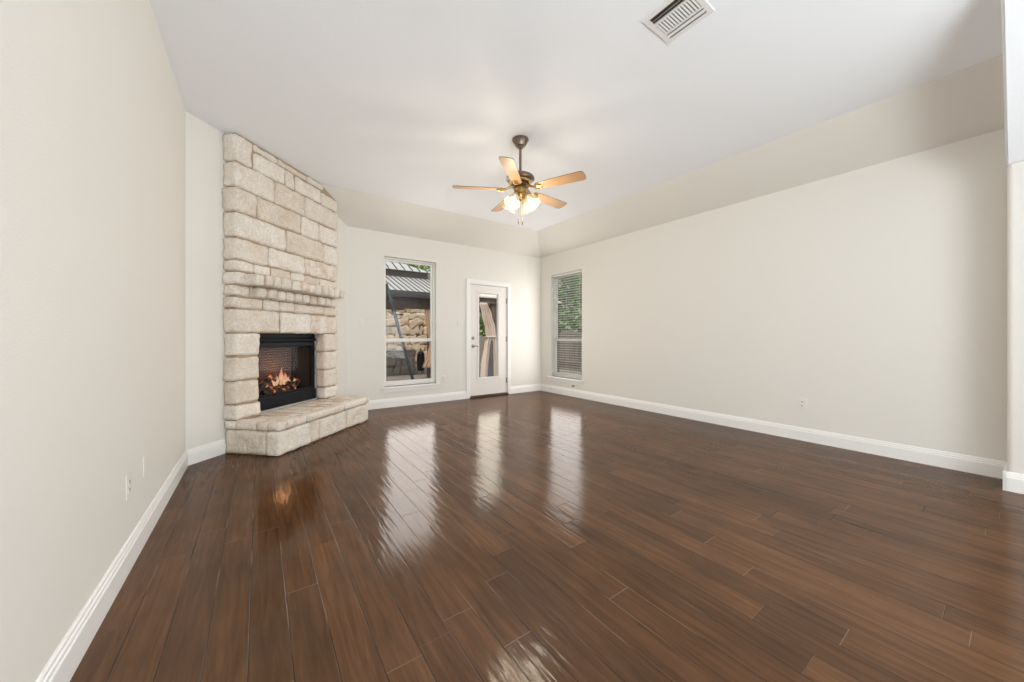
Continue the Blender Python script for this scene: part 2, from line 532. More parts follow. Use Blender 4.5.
# ------------------------------------------------------------------ mesh helpers
class MB:
    def __init__(self):
        self.bm = bmesh.new()

    def add(self, verts, faces):
        vs = [self.bm.verts.new(v) for v in verts]
        for f in faces:
            try:
                self.bm.faces.new([vs[i] for i in f])
            except ValueError:
                pass
        return self

    def box(self, x0, x1, y0, y1, z0, z1, mat=None):
        v = [(x, y, z) for x in (x0, x1) for y in (y0, y1) for z in (z0, z1)]
        if mat is not None:
            v = [mat @ Vector(p) for p in v]
        return self.add(v, [(0, 1, 3, 2), (4, 6, 7, 5), (0, 4, 5, 1), (2, 3, 7, 6), (0, 2, 6, 4), (1, 5, 7, 3)])

    def bbox(self, x0, x1, y0, y1, z0, z1, r=0.004, seg=2, mat=None):
        """box with rounded edges"""
        t = bmesh.new()
        bmesh.ops.create_cube(t, size=1)
        for v in t.verts:
            v.co = Vector((x0 + (v.co.x + .5) * (x1 - x0), y0 + (v.co.y + .5) * (y1 - y0), z0 + (v.co.z + .5) * (z1 - z0)))
        bmesh.ops.bevel(t, geom=t.edges[:], offset=r, segments=seg, affect='EDGES', profile=0.5, clamp_overlap=True)
        self.merge(t, mat)
        return self

    def merge(self, t, mat=None):
        t.verts.index_update()
        vs = [self.bm.verts.new(mat @ v.co if mat is not None else v.co) for v in t.verts]
        for f in t.faces:
            try:
                self.bm.faces.new([vs[v.index] for v in f.verts])
            except ValueError:
                pass
        t.free()

    def prism(self, poly, p0, p1, side, up=Vector((0, 0, 1))):
        """extrude a 2-D outline (a along `side`, b along `up`) from p0 to p1"""
        p0, p1, side = Vector(p0), Vector(p1), Vector(side)
        n = len(poly)
        v = [p0 + side * a + up * b for a, b in poly] + [p1 + side * a + up * b for a, b in poly]
        f = [tuple(range(n - 1, -1, -1)), tuple(range(n, 2 * n))]
        f += [(i, (i + 1) % n, n + (i + 1) % n, n + i) for i in range(n)]
        return self.add(v, f)

    def lathe(self, prof, seg=24, mat=None, ripple=None):
        """prof: list of (r, z); ripple(i_ring, angle) -> (dr, dz)"""
        v, f = [], []
        n = len(prof)
        for i, (r, z) in enumerate(prof):
            for k in range(seg):
                a = 2 * PI * k / seg
                dr, dz = ripple(i, a) if ripple else (0, 0)
                p = Vector(((r + dr) * math.cos(a), (r + dr) * math.sin(a), z + dz))
                v.append(mat @ p if mat is not None else p)
        for i in range(n - 1):
            for k in range(seg):
                k2 = (k + 1) % seg
                f.append((i * seg + k, i * seg + k2, (i + 1) * seg + k2, (i + 1) * seg + k))
        if prof[0][0] > 1e-6 and not ripple:
            f.append(tuple(range(seg - 1, -1, -1)))
        if prof[-1][0] > 1e-6 and not ripple:
            f.append(tuple(range((n - 1) * seg, n * seg)))
        return self.add(v, f)

    def tube(self, pts, r, seg=10):
        pts = [Vector(p) for p in pts]
        rs = r if isinstance(r, (list, tuple)) else [r] * len(pts)
        v, f = [], []
        for i, p in enumerate(pts):
            d = (pts[min(i + 1, len(pts) - 1)] - pts[max(i - 1, 0)]).normalized()
            a = d.orthogonal().normalized() if i == 0 else (a - d * a.dot(d)).normalized()
            b = d.cross(a)
            for k in range(seg):
                t = 2 * PI * k / seg
                v.append(p + (a * math.cos(t) + b * math.sin(t)) * rs[i])
        for i in range(len(pts) - 1):
            for k in range(seg):
                k2 = (k + 1) % seg
                f.append((i * seg + k, i * seg + k2, (i + 1) * seg + k2, (i + 1) * seg + k))
        f.append(tuple(range(seg - 1, -1, -1)))
        f.append(tuple(range((len(pts) - 1) * seg, len(pts) * seg)))
        return self.add(v, f)

    def stone(self, x0, x1, y0, y1, z0, z1, r=0.018, amp=0.008, res=0.03, seed=0.0, mat=None):
        """rough-hewn block: rounded box with a chipped, uneven surface"""
        lo, hi = Vector((x0, y0, z0)), Vector((x1, y1, z1))
        dims = hi - lo
        r = min(r, min(dims) * 0.45)
        ns = [max(2, int(math.ceil(d / res))) for d in dims]
        index = {}
        verts, faces = [], []
        off = Vector((seed * 3.7, seed * 1.3, seed * 5.1))

        def vert(i, j, k):
            key = (i, j, k)
            if key in index:
                return index[key]
            p = lo + Vector((dims.x * i / ns[0], dims.y * j / ns[1], dims.z * k / ns[2]))
            q = Vector([min(max(p[c], lo[c] + r), hi[c] - r) for c in range(3)])
            d = p - q
            dn = d.normalized() if d.length > 1e-9 else Vector((0, 0, 0))
            nz = noise.fractal((p + off) * 9.0, 1.0, 2.0, 4)
            big = noise.noise((p + off) * 3.2)
            p2 = q + dn * (r + amp * nz + amp * 0.8 * big)
            index[key] = len(verts)
            verts.append(mat @ p2 if mat is not None else p2)
            return index[key]

        nx, ny, nz_ = ns
        for i in range(nx):
            for j in range(ny):
                for k, fl in ((0, True), (nz_, False)):
                    a = [vert(i, j, k), vert(i + 1, j, k), vert(i + 1, j + 1, k), vert(i, j + 1, k)]
                    faces.append(a[::-1] if fl else a)
        for i in range(nx):
            for k in range(nz_):
                for j, fl in ((0, False), (ny, True)):
                    a = [vert(i, j, k), vert(i + 1, j, k), vert(i + 1, j, k + 1), vert(i, j, k + 1)]
                    faces.append(a[::-1] if fl else a)
        for j in range(ny):
            for k in range(nz_):
                for i, fl in ((0, True), (nx, False)):
                    a = [vert(i, j, k), vert(i, j + 1, k), vert(i, j + 1, k + 1), vert(i, j, k + 1)]
                    faces.append(a[::-1] if fl else a)
        return self.add(verts, faces)

    def build(self, name, mat, parent=None, smooth=False, recalc=True):
        if recalc:
            bmesh.ops.recalc_face_normals(self.bm, faces=self.bm.faces[:])
        me = bpy.data.meshes.new(name)
        self.bm.to_mesh(me)
        self.bm.free()
        me.materials.append(mat)
        if smooth:
            for p in me.polygons:
                p.use_smooth = True
            if smooth != 'all':
                me.set_sharp_from_angle(angle=math.radians(40))
        o = bpy.data.objects.new(name, me)
        COL.objects.link(o)
        if parent is not None:
            o.parent = parent
        return o


def empty(name, loc=(0, 0, 0), rz=0.0):
    o = bpy.data.objects.new(name, None)
    o.empty_display_size = 0.1
    o.location = loc
    o.rotation_euler = (0, 0, rz)
    COL.objects.link(o)
    return o


def tag(o, label, cat, group=None, kind=None):
    o['label'] = label
    o['category'] = cat
    if group:
        o['group'] = group
    if kind:
        o['kind'] = kind
    return o


def struct(o):
    o['kind'] = 'structure'
    return o


def copy_tree(o, parent=None):
    c = o.copy()
    COL.objects.link(c)
    if parent is not None:
        c.parent = parent
    for ch in [x for x in COL.objects if x.parent == o]:
        copy_tree(ch, c)
    return c


# ------------------------------------------------------------------ room shell
LX, RX, BY = -0.520, 4.788, 5.752          # left wall, right wall, back wall
JX, JY = 4.45, 0.055                      # nearer part of the right wall
REAR = -3.0
CEIL, PLATE = 3.07, 2.755                 # flat ceiling, foot of the sloped ceiling edge
CX, CY = 4.19, 5.14                       # where the slope meets the flat ceiling
DX0, DY0 = LX, 4.162                      # diagonal wall start
DOFF = DY0 - DX0
DX1 = BY - DOFF
T = 0.15
PLAIN_UP = Vector((0, 0, 1))

struct(MB().box(LX - 0.2, RX + 0.2, REAR - 0.2, BY + 0.12, -0.12, 0.0).build('floor', M['floor']))

w = MB().box(LX - T, LX, REAR - T, DY0 + 0.02, -0.02, CEIL + 0.1)
struct(w.build('wall_left', M['wall']))
struct(MB().box(LX - T, JX + 0.4, REAR - T, REAR, -0.02, CEIL + 0.1).build('wall_rear', M['wall']))

# diagonal wall behind the fireplace, local frame x along the wall, -y into the room
DIAG = Matrix.Translation((-0.27, 4.391 + 0.02, 0)) @ Matrix.Rotation(PI / 4, 4, 'Z')
u_lo, u_hi = -0.46, 1.93
OU0, OU1, OZ0, OZ1 = 0.285, 1.215, 0.345, 1.152   # firebox opening (fireplace frame)
H0, H1 = OU0 * 1.02 - 0.045, OU1 * 1.02 - 0.008    # the hole in the wall behind it
d = MB()
d.box(u_lo, H0, 0, T, -0.02, CEIL + 0.1, DIAG)
d.box(H1, u_hi, 0, T, -0.02, CEIL + 0.1, DIAG)
d.box(H0, H1, 0, T, -0.02, OZ0 - 0.02, DIAG)
d.box(H0, H1, 0, T, OZ1 + 0.02, CEIL + 0.1, DIAG)
struct(d.build('wall_diagonal', M['wall']))


def wall_with_holes(name, along, a0, a1, fixed0, fixed1, z1, holes):
    """along 'x' or 'y'; holes: (a0, a1, z0, z1) sorted along the wall"""
    mb = MB()

    def bx(p0, p1, q0, q1):
        if p1 - p0 < 1e-5 or q1 - q0 < 1e-5:
            return
        if along == 'x':
            mb.box(p0, p1, fixed0, fixed1, q0, q1)
        else:
            mb.box(fixed0, fixed1, p0, p1, q0, q1)
    cur = a0
    for h0, h1, q0, q1 in holes:
        bx(cur, h0, -0.02, z1)
        bx(h0, h1, -0.02, q0)
        bx(h0, h1, q1, z1)
        cur = h1
    bx(cur, a1, -0.02, z1)
    return struct(mb.build(name, M['wall']))


W1 = (1.608, 2.474, 0.325, 2.385)
DR = (3.115, 3.962, 0.0, 2.09)
W2 = (4.585, 5.435, 0.325, 2.345)
wall_with_holes('wall_back', 'x', DX1 - 0.02, RX + T, BY, BY + T, CEIL + 0.1, [W1, DR])
wall_with_holes('wall_right', 'y', JY - 0.02, BY, RX, RX + T, CEIL + 0.1, [W2])

# nearer run of the right wall, with a rounded corner
jut = MB()
R_ = 0.03
out = [(JX, REAR)]
for k in range(7):
    a = PI - (PI / 2) * k / 6
    out.append((JX + R_ + R_ * math.cos(a), JY - R_ + R_ * math.sin(a)))
out += [(RX + T, JY), (RX + T, REAR)]
jut.prism(out, (0, 0, -0.02), (0, 0, CEIL + 0.1), (1, 0, 0), Vector((0, 1, 0)))
struct(jut.build('wall_right_return', M['wall'], smooth=True))

# white sloped ceiling edge of the adjoining area, above the nearer run
hb = MB()
hb.prism([(4.425, 2.372), (3.13, CEIL + 0.002), (RX + T, CEIL + 0.002), (RX + T, 2.372)], (0, REAR, 0), (0, 0.060, 0), (1, 0, 0))
bmesh.ops.bevel(hb.bm, geom=[e for e in hb.bm.edges if (e.verts[0].co.y > 0 and e.verts[1].co.y > 0 and e.verts[0].co.x < 4.5 and e.verts[1].co.x < 4.5)],
                offset=0.012, segments=3, affect='EDGES')
struct(hb.build('ceiling_slope_return', M['ceiling']))

# ceiling: flat field plus the two sloped edges
c = MB()
c.add([(LX - T, REAR - T, CEIL), (CX, REAR - T, CEIL), (CX, CY, CEIL), (LX - T, CY, CEIL),
       (LX - T, REAR - T, CEIL + .12), (CX, REAR - T, CEIL + .12), (CX, CY, CEIL + .12), (LX - T, CY, CEIL + .12)],
      [(0, 1, 2, 3), (4, 7, 6, 5), (0, 4, 5, 1), (1, 5, 6, 2), (2, 6, 7, 3), (3, 7, 4, 0)])
c.box(CX, RX + T, REAR - T, 0.06, CEIL, CEIL + 0.12)
struct(c.build('ceiling', M['ceiling']))
sl = MB()
SLX = LX - T
k_ = 0.06 / 0.585
v = [(SLX, CY, CEIL), (CX, CY, CEIL), (RX, BY, PLATE), (SLX, BY, PLATE), (CX, 0.03, CEIL), (RX, 0.03, PLATE)]
up = [(a, b, q + 0.13) for a, b, q in v]
sl.add(v + up, [(0, 1, 2, 3), (1, 4, 5, 2), (6, 9, 8, 7), (7, 8, 11, 10), (0, 3, 9, 6), (4, 10, 11, 5), (3, 2, 8, 9), (2, 5, 11, 8), (0, 6, 7, 1), (1, 7, 10, 4)])
struct(sl.build('ceiling_slope', M['wall']))


# ------------------------------------------------------------------ baseboards
BB = [(0, 0), (0.018, 0), (0.018, 0.098), (0.0165, 0.102), (0.0135, 0.104), (0.0135, 0.113), (0.012, 0.118), (0.009, 0.122), (0.008, 0.132), (0.004, 0.138), (0, 0.138)]


def baseboard(name, runs):
    mb = MB()
    for p0, p1, side in runs:
        mb.prism(BB, (*p0, 0), (*p1, 0), (*side, 0))
    return struct(mb.build(name, M['trim']))


s2 = math.sqrt(0.5)
baseboard('baseboard_left', [((LX, REAR + 0.02), (LX, DY0 + 0.006), (1, 0)),
                             ((LX - 0.004, DY0 - 0.004 + 0.0), (-0.272, 4.407), (s2, -s2))])
baseboard('baseboard_back', [((DX1 + 0.20, BY), (3.05, BY), (0, -1)), ((4.014, BY), (RX, BY), (0, -1))])
baseboard('baseboard_right', [((RX, JY + 0.002), (RX, BY - 0.003), (-1, 0))])
baseboard('baseboard_return', [((JX, REAR + 0.02), (JX, JY + 0.018), (-1, 0)), ((JX - 0.018, JY), (RX - 0.01, JY), (0, 1))])


# ------------------------------------------------------------------ windows
def make_window(idx, axis, a0, a1, z0, z1, wall_face, out, sill0, sill1, mid):
    """axis 'x': window in the back wall; axis 'y': in the right wall. Depth runs outwards."""
    root = struct(empty('window_%d' % idx, ((a0 + a1) / 2, wall_face, z0) if axis == 'x' else (wall_face, (a0 + a1) / 2, z0)))
    loc = root.location.copy()

    def B(mb, p0, p1, d0, d1, q0, q1, r=None):
        if axis == 'x':
            a = (p0 - loc.x, p1 - loc.x, d0, d1, q0 - loc.z, q1 - loc.z)
        else:
            a = (d0, d1, p0 - loc.y, p1 - loc.y, q0 - loc.z, q1 - loc.z)
        mb.bbox(*a, r=r) if r else mb.box(*a)
    f = MB()
    D0, D1 = 0.075, 0.145
    w_ = 0.022
    B(f, a0, a0 + w_, D0, D1, z0, z1); B(f, a1 - w_, a1, D0, D1, z0, z1)
    B(f, a0 + w_, a1 - w_, D0, D1, z1 - w_, z1); B(f, a0 + w_, a1 - w_, D0, D1, z0, z0 + 0.03)
    f.build('window_frame', M['vinyl'], root)
    s = 0.03
    for nm, q0, q1, dd in (('upper_sash', mid - 0.02, z1 - w_, 0.115), ('lower_sash', z0 + 0.03, mid + 0.035, 0.088)):
        m = MB()
        B(m, a0 + w_, a0 + w_ + s, dd, dd + 0.026, q0, q1); B(m, a1 - w_ - s, a1 - w_, dd, dd + 0.026, q0, q1)
        B(m, a0 + w_ + s, a1 - w_ - s, dd, dd + 0.026, q1 - (s if nm[0] == 'u' else 0.05), q1)
        B(m, a0 + w_ + s, a1 - w_ - s, dd, dd + 0.026, q0, q0 + (0.04 if nm[0] == 'u' else 0.045))
        sash = m.build(nm, M['vinyl'], root)
        g = MB()
        B(g, a0 + w_ + s - 0.004, a1 - w_ - s + 0.004, dd + 0.011, dd + 0.015, q0 + 0.035, q1 - 0.026)
        g.build('glass_pane', M['glass'], sash)
    lk = MB()
    ac = (a0 + a1) / 2
    B(lk, ac - 0.035, ac + 0.035, 0.072, 0.088, mid + 0.012, mid + 0.028, 0.003)
    lk.build('sash_lock', M['vinyl'], root)
    st = MB()
    B(st, a0, a1, -0.001, D0 + 0.002, z0 - 0.03, z0)
    B(st, sill0, sill1, -0.042, 0.0, z0 - 0.032, z0, 0.006)
    B(st, sill0 + 0.02, sill1 - 0.02, -0.014, 0.0, z0 - 0.085, z0 - 0.032)
    st.build('window_sill', M['trim'], root)
    return root


make_window(1, 'x', *W1, BY, 1, 1.568, 2.520, 1.055)
make_window(2, 'y', *W2, RX, 1, 4.540, 5.500, 1.045)

# ------------------------------------------------------------------ glazed door
dr = struct(empty('door_1', ((DR[0] + DR[1]) / 2, BY, 0)))
ox = dr.location.x
cs = MB()
cs.bbox(3.046 - ox, 3.122 - ox, -0.020, 0.0, 0, 2.090, r=0.004)
cs.bbox(3.952 - ox, 4.018 - ox, -0.020, 0.0, 0, 2.090, r=0.004)
cs.bbox(3.044 - ox, 4.020 - ox, -0.0225, 0.0, 2.090, 2.160, r=0.004)
cs.box(DR[0] - ox, DR[0] + 0.014 - ox, -0.012, T, 0, DR[3])
cs.box(DR[1] - 0.014 - ox, DR[1] - ox, -0.012, T, 0, DR[3])
cs.box(DR[0] + 0.014 - ox, DR[1] - 0.014 - ox, -0.012, T, DR[3] - 0.014, DR[3])
cs.build('door_casing', M['trim'], dr)
SL0, SL1, SZ0, SZ1 = 3.133, 3.944, 0.036, 2.070
G0, G1, GZ0, GZ1 = 3.292, 3.772, 0.33, 1.952
sb = MB()
Yd0, Yd1 = 0.012, 0.057
for a in ((SL0, G0, SZ0, SZ1), (G1, SL1, SZ0, SZ1), (G0, G1, SZ0, GZ0), (G0, G1, GZ1, SZ1)):
    sb.box(a[0] - ox, a[1] - ox, Yd0, Yd1, a[2], a[3])
slab = sb.build('door_slab', M['door'], dr)
gf = MB()
fw = 0.03
for a in ((G0 - .012, G0 + fw, GZ0 - .012, GZ1 + .012), (G1 - fw, G1 + .012, GZ0 - .012, GZ1 + .012),
          (G0 + fw - .002, G1 - fw + .002, GZ0 - .011, GZ0 + fw), (G0 + fw - .002, G1 - fw + .002, GZ1 - fw, GZ1 + .011)):
    gf.bbox(a[0] - ox, a[1] - ox, Yd0 - 0.009, Yd1 + 0.009, a[2], a[3], r=0.004)
gf.build('glass_frame', M['door'], slab)
MB().box(G0 + 0.02 - ox, G1 - 0.02 - ox, 0.031, 0.037, GZ0 + 0.02, GZ1 - 0.02).build('glass_pane', M['glass'], slab)
th = MB()
th.bbox(DR[0] - ox, DR[1] - ox, -0.03, T, 0.0, 0.026, r=0.006)
th.build('threshold', M['threshold'], dr)
for hz in (1.81, 1.07, 0.27):
    h = MB()
    h.tube([(SL1 + 0.004 - ox, 0.002, hz - 0.05), (SL1 + 0.004 - ox, 0.002, hz + 0.05)], 0.008, 8)
    h.box(SL1 - 0.024 - ox, SL1 + 0.004 - ox, 0.009, 0.0125, hz - 0.05, hz + 0.05)
    h.build('hinge', M['nickel'], dr)
ROTX = Matrix.Rotation(PI / 2, 4, 'X')
hx = 3.195 - ox
db = MB()
db.lathe([(0.029, 0.0), (0.029, 0.006), (0.024, 0.012), (0.0, 0.013)], 20, Matrix.Translation((hx, Yd0, 1.09)) @ ROTX)
db.bbox(hx - 0.004, hx + 0.004, Yd0 - 0.034, Yd0 - 0.010, 1.074, 1.106, r=0.002)
db.build('deadbolt', M['nickel'], dr, smooth=True)
lv = MB()
lv.lathe([(0.031, 0.0), (0.031, 0.006), (0.022, 0.014), (0.011, 0.018), (0.011, 0.048), (0.0, 0.05)], 20, Matrix.Translation((hx, Yd0, 0.945)) @ ROTX)
lv.tube([(hx, Yd0 - 0.045, 0.945), (hx + 0.03, Yd0 - 0.048, 0.947), (hx + 0.075, Yd0 - 0.047, 0.944), (hx + 0.11, Yd0 - 0.042, 0.940)], [0.010, 0.010, 0.009, 0.007], 10)
lv.build('door_handle', M['nickel'], dr, smooth=True)

# ------------------------------------------------------------------ stone fireplace (local frame: x along the wall, -y into the room)
FP_LOC, FP_ROT = (-0.284, 4.383, 0), PI / 4
FRONT = -0.135                                   # face of the chimney breast
fp = empty('fireplace', FP_LOC, FP_ROT)
fp.scale = (1.02, 1, 1)
tag(fp, 'cream limestone corner fireplace with stone mantel and raised hearth', 'fireplace')
CH1 = 1.482
HT = 0.318                                       # hearth top
J = 0.012                                        # mortar joint

st = MB()
seed = [0.0]


def blk(u0, u1, z0, z1, n1=FRONT, n0=0.008, r=0.017, amp=0.012, mb=None, res=0.03, j=J):
    seed[0] += 1.0
    (mb or st).stone(u0 + j / 2, u1 - j / 2, n1, n0, z0 + J / 2, z1 - J / 2, r, amp, res, seed[0])


def course(z0, z1, cuts, n1=FRONT):
    for a, b in zip(cuts[:-1], cuts[1:]):
        blk(a, b, z0, z1, n1 - random.uniform(-0.004, 0.006))


# jambs either side of the firebox
for z0, z1 in ((HT, 0.462), (0.462, 0.690), (0.690, 0.925), (0.925, 1.155)):
    course(z0, z1, [0, OU0 + random.uniform(-0.006, 0.010)])
    course(z0, z1, [OU1 + 0.004, CH1])
course(1.155, 1.390, [0, 0.532, 0.975, CH1])
course(1.390, 1.505, [0, 0.325, 0.523, 0.735, 1.199, CH1])
course(1.505, 1.622, [0, 0.17, 0.42, 0.70, 0.98, 1.25, CH1])
course(1.622, 1.748, [0, 0.19, 0.45, 0.72, 1.02, 1.28, CH1])
course(1.748, 1.858, [0, 0.214, 0.415, 0.684, 0.879, 1.13, CH1])
course(1.858, 2.070, [0, 0.382, 0.891, CH1])
course(2.070, 2.320, [0, 0.615, 1.207, CH1])
course(2.320, 2.552, [0, 0.248, 0.828, 1.120, CH1])
course(2.552, 2.798, [0, 0.464, 0.887, CH1])
blk(0, 0.205, 2.798, 3.05)
for a, b, z in ((0.205, 0.597, 2.985), (0.597, 0.743, 2.995), (0.743, 1.168, 2.985), (1.168, CH1, 2.96)):
    blk(a, b, 2.798, z)
for a, b in ((0.205, 0.50), (0.50, 0.93), (0.93, 1.20)):
    blk(a, b, 2.988, 3.06)
cb = st.build('chimney_breast', M['stone'], fp, smooth='all')
mo = MB()
Mf = FRONT + 0.020
mo.box(0.035, OU0 - 0.02, Mf, 0, HT - 0.02, 1.16)
mo.box(OU1 + 0.03, CH1 - 0.03, Mf, 0, HT - 0.02, 1.16)
mo.box(0.035, CH1 - 0.03, Mf, 0, 1.17, CEIL - 0.001)
mo.box(OU0 - 0.03, OU1 + 0.03, Mf, 0.0, OZ1 + 0.004, OZ1 + 0.03)
mo.build('mortar', M['mortar'], cb)

# mantel: two rows of corbelled stone heads
mt = MB()
up_c = [0.070, 0.165, 0.262, 0.366, 0.505, 0.632, 0.757, 0.858, 0.975, 1.085, 1.195, 1.296, 1.392]
for a, b in zip(up_c[:-1], up_c[1:]):
    blk(a, b, 1.616 + random.uniform(-.004, .004), 1.738 + random.uniform(-0.012, 0.010), -0.312 + random.uniform(-0.012, 0.012), -0.10, 0.022, 0.011, mt, 0.022, 0.020)
lo_c = [0.175, 0.299, 0.412, 0.531, 0.658, 0.774, 0.896, 1.026, 1.140, 1.245, 1.350]
for a, b in zip(lo_c[:-1], lo_c[1:]):
    blk(a, b, 1.505, 1.616, -0.215 + random.uniform(-0.010, 0.010), -0.10, 0.024, 0.011, mt, 0.022, 0.020)
mantel = mt.build('mantel', M['stone'], fp, smooth='all')
mm = MB()
mm.box(0.11, 1.36, -0.245, -0.11, 1.635, 1.712)
mm.box(0.21, 1.31, -0.175, -0.11, 1.520, 1.635)
mm.build('mortar', M['mortar'], mantel)

# raised hearth
he = MB()
HN = -0.597
HU1 = 1.467
CAPZ = 0.232
seed[0] = 100
# cap stones along the front edge, left side and the field behind
for a, b in ((0.0, 0.11), (0.11, 0.354), (0.354, 0.957), (0.957, 1.405), (1.405, HU1 + 0.01)):
    blk(a, b, CAPZ, HT, HN - 0.012, HN + 0.12, 0.013, 0.006, he)
cuts = [-0.006, 0.155, 0.31, 0.46, 0.60, 0.79, 0.93, 1.10, 1.25, HU1 + 0.006]
for i, (a, b) in enumerate(zip(cuts[:-1], cuts[1:])):
    m_ = -0.33 + (0.05 if i % 2 else -0.03)
    blk(a, b, CAPZ, HT + random.uniform(-0.003, 0.002), HN + 0.12, m_, 0.013, 0.005, he)
    blk(a, b, CAPZ, HT + random.uniform(-0.003, 0.002), m_, -0.139 if (a < OU0 - 0.1 or b > OU1 + 0.1) else -0.022, 0.013, 0.005, he)
# face stones
for a, b in ((0.0, 0.43), (0.43, 0.56), (0.56, 1.02), (1.02, HU1)):
    blk(a, b, 0.002, CAPZ, HN, HN + 0.13, 0.016, 0.010, he)
# left side and right end
blk(0.0, 0.13, 0.002, CAPZ, HN + 0.13, -0.01, 0.018, 0.011, he)
blk(0.0, 0.13, CAPZ, HT, -0.139, -0.01, 0.013, 0.006, he)
blk(HU1 - 0.13, HU1, 0.002, CAPZ, HN + 0.13, -0.01, 0.018, 0.010, he)
blk(HU1 - 0.13, HU1, CAPZ, HT, -0.139, -0.01, 0.013, 0.006, he)
hearth = he.build('hearth', M['hearth_stone'], fp, smooth='all')
hm = MB()
hm.box(0.030, HU1 - 0.030, HN + 0.026, -0.02, 0.002, HT - 0.014)
hm.build('mortar', M['mortar'], hearth)

# ------------------------------------------------------------------ gas fireplace insert
fi = empty('fireplace_insert', FP_LOC, FP_ROT)
fi.scale = (1.02, 1, 1)
tag(fi, 'black metal gas fireplace insert burning behind glass in stone surround', 'fireplace')
F0 = 0.004                                       # insert face
fr = MB()
U0, U1, Z0, Z1 = OU0 + 0.012, OU1 - 0.008, HT + 0.012, OZ1 - 0.006
fr.box(U0 - 0.006, U0 + 0.05, F0, F0 + 0.03, Z0 - 0.006, Z1)
fr.box(U1 - 0.05, U1 + 0.007, F0, F0 + 0.03, Z0, Z1)
fr.box(U0, U1, F0, F0 + 0.03, Z1 - 0.012, Z1)
fr.box(U0, U1, F0 + 0.02, F0 + 0.03, 0.985, Z1)
for q in ((U0 - 0.008, U0 + 0.02, HT + 0.003, OZ1 + 0.002), (U1 - 0.02, U1 + 0.008, HT + 0.003, OZ1 + 0.002), (U0 + 0.02, U1 - 0.02, HT + 0.003, Z0 + 0.03), (U0 + 0.02, U1 - 0.02, Z1 - 0.03, OZ1 + 0.002)):
    fr.box(q[0], q[1], F0 + 0.010, F0 + 0.017, q[2], q[3])
fr.build('frame', M['black'], fi)
lp = MB()
lp.bbox(U0 - 0.006, U1 + 0.007, F0 - 0.021, F0 + 0.02, HT + 0.005, 0.455, r=0.004)
lp.box(U0 + 0.02, U1 - 0.02, F0 - 0.006, F0 + 0.02, 0.455, 0.485)
lp.build('lower_panel', M['steel_grey'], fi)
up_ = MB()
up_.bbox(U0, U1, F0 - 0.030, F0 + 0.02, 1.065, 1.092, r=0.008)
up_.bbox(U0 + 0.004, U1 - 0.004, F0 - 0.012, F0 + 0.02, 1.005, 1.055, r=0.006)
up_.bbox(U0, U1, F0 - 0.010, F0 + 0.02, 1.112, Z1, r=0.004)
up_.build('louver', M['steel_grey'], fi)
bx = MB()
bd = 0.25
bx.box(U0 + 0.03, U1 - 0.03, bd, bd + 0.01, 0.40, 1.05)
bx.box(U0 + 0.03, U0 + 0.04, F0 + 0.03, bd, 0.40, 1.05)
bx.box(U1 - 0.04, U1 - 0.03, F0 + 0.03, bd, 0.40, 1.05)
bx.box(U0 + 0.03, U1 - 0.03, F0 + 0.03, bd, 0.395, 0.405)
bx.box(U0 + 0.03, U1 - 0.03, F0 + 0.03, bd, 1.045, 1.055)
# casing around the box, closing the hole in the wall
bx.box(U0 - 0.008, U1 + 0.006, bd + 0.012, bd + 0.02, HT, OZ1)
bx.box(U0 - 0.008, U0 + 0.002, F0 + 0.02, bd + 0.02, HT, OZ1 + 0.012)
bx.box(U1 - 0.002, U1 + 0.007, F0 + 0.02, bd + 0.02, HT, OZ1 + 0.012)
bx.box(U0 - 0.008, U1 + 0.007, F0 + 0.02, bd + 0.02, OZ1 - 0.004, OZ1 + 0.012)
bx.box(U0 - 0.008, U1 + 0.007, F0 + 0.02, bd + 0.02, HT + 0.002, HT + 0.012)
bx.build('firebox', M['soot'], fi)
bp_ = MB()
for k in range(17):
    zz = 0.475 + 0.031 * k
    bp_.bbox(U0 + 0.08, U1 - 0.12, bd - 0.016, bd - 0.001, zz, zz + 0.021, r=0.004, seg=1)
bp_.build('back_panel', M['firebrick'], fi)
MB().box(U0 + 0.05, U1 - 0.05, F0 + 0.012, F0 + 0.016, 0.485, 1.0).build('glass_pane', M['fireglass'], fi)
gr = MB()
for k in range(8):
    uu = U0 + 0.14 + 0.085 * k
    gr.tube([(uu, 0.075, 0.49), (uu, 0.085, 0.455), (uu, 0.20, 0.455)], 0.007, 8)
gr.tube([(U0 + 0.10, 0.14, 0.448), (U1 - 0.10, 0.14, 0.448)], 0.007, 8)
gr.box(U0 + 0.10, U1 - 0.10, 0.07, 0.22, 0.405, 0.428)
gr.build('grate', M['black'], fi)
logs = [((0.45, 0.175, 0.52), (1.02, 0.185, 0.51), 0.048), ((0.40, 0.10, 0.49), (0.72, 0.150, 0.67), 0.034),
        ((0.52, 0.085, 0.49), (0.98, 0.105, 0.495), 0.036), ((0.72, 0.16, 0.63), (0.98, 0.10, 0.53), 0.030),
        ((0.90, 0.10, 0.50), (1.12, 0.17, 0.56), 0.036)]
for p0, p1, rr in logs:
    lm = MB()
    a, b = Vector(p0), Vector(p1)
    pts, rs = [], []
    for k in range(9):
        t = k / 8
        p = a.lerp(b, t) + Vector((0, noise.noise(Vector((t * 3, rr * 70, 1))) * 0.012, noise.noise(Vector((t * 3, rr * 50, 9))) * 0.014))
        pts.append(p); rs.append(rr * (0.9 + 0.25 * noise.noise(Vector((t * 4, rr * 90, 5)))))
    lm.tube(pts, rs, 12)
    lm.build('log', M['log'], fi, smooth=True)
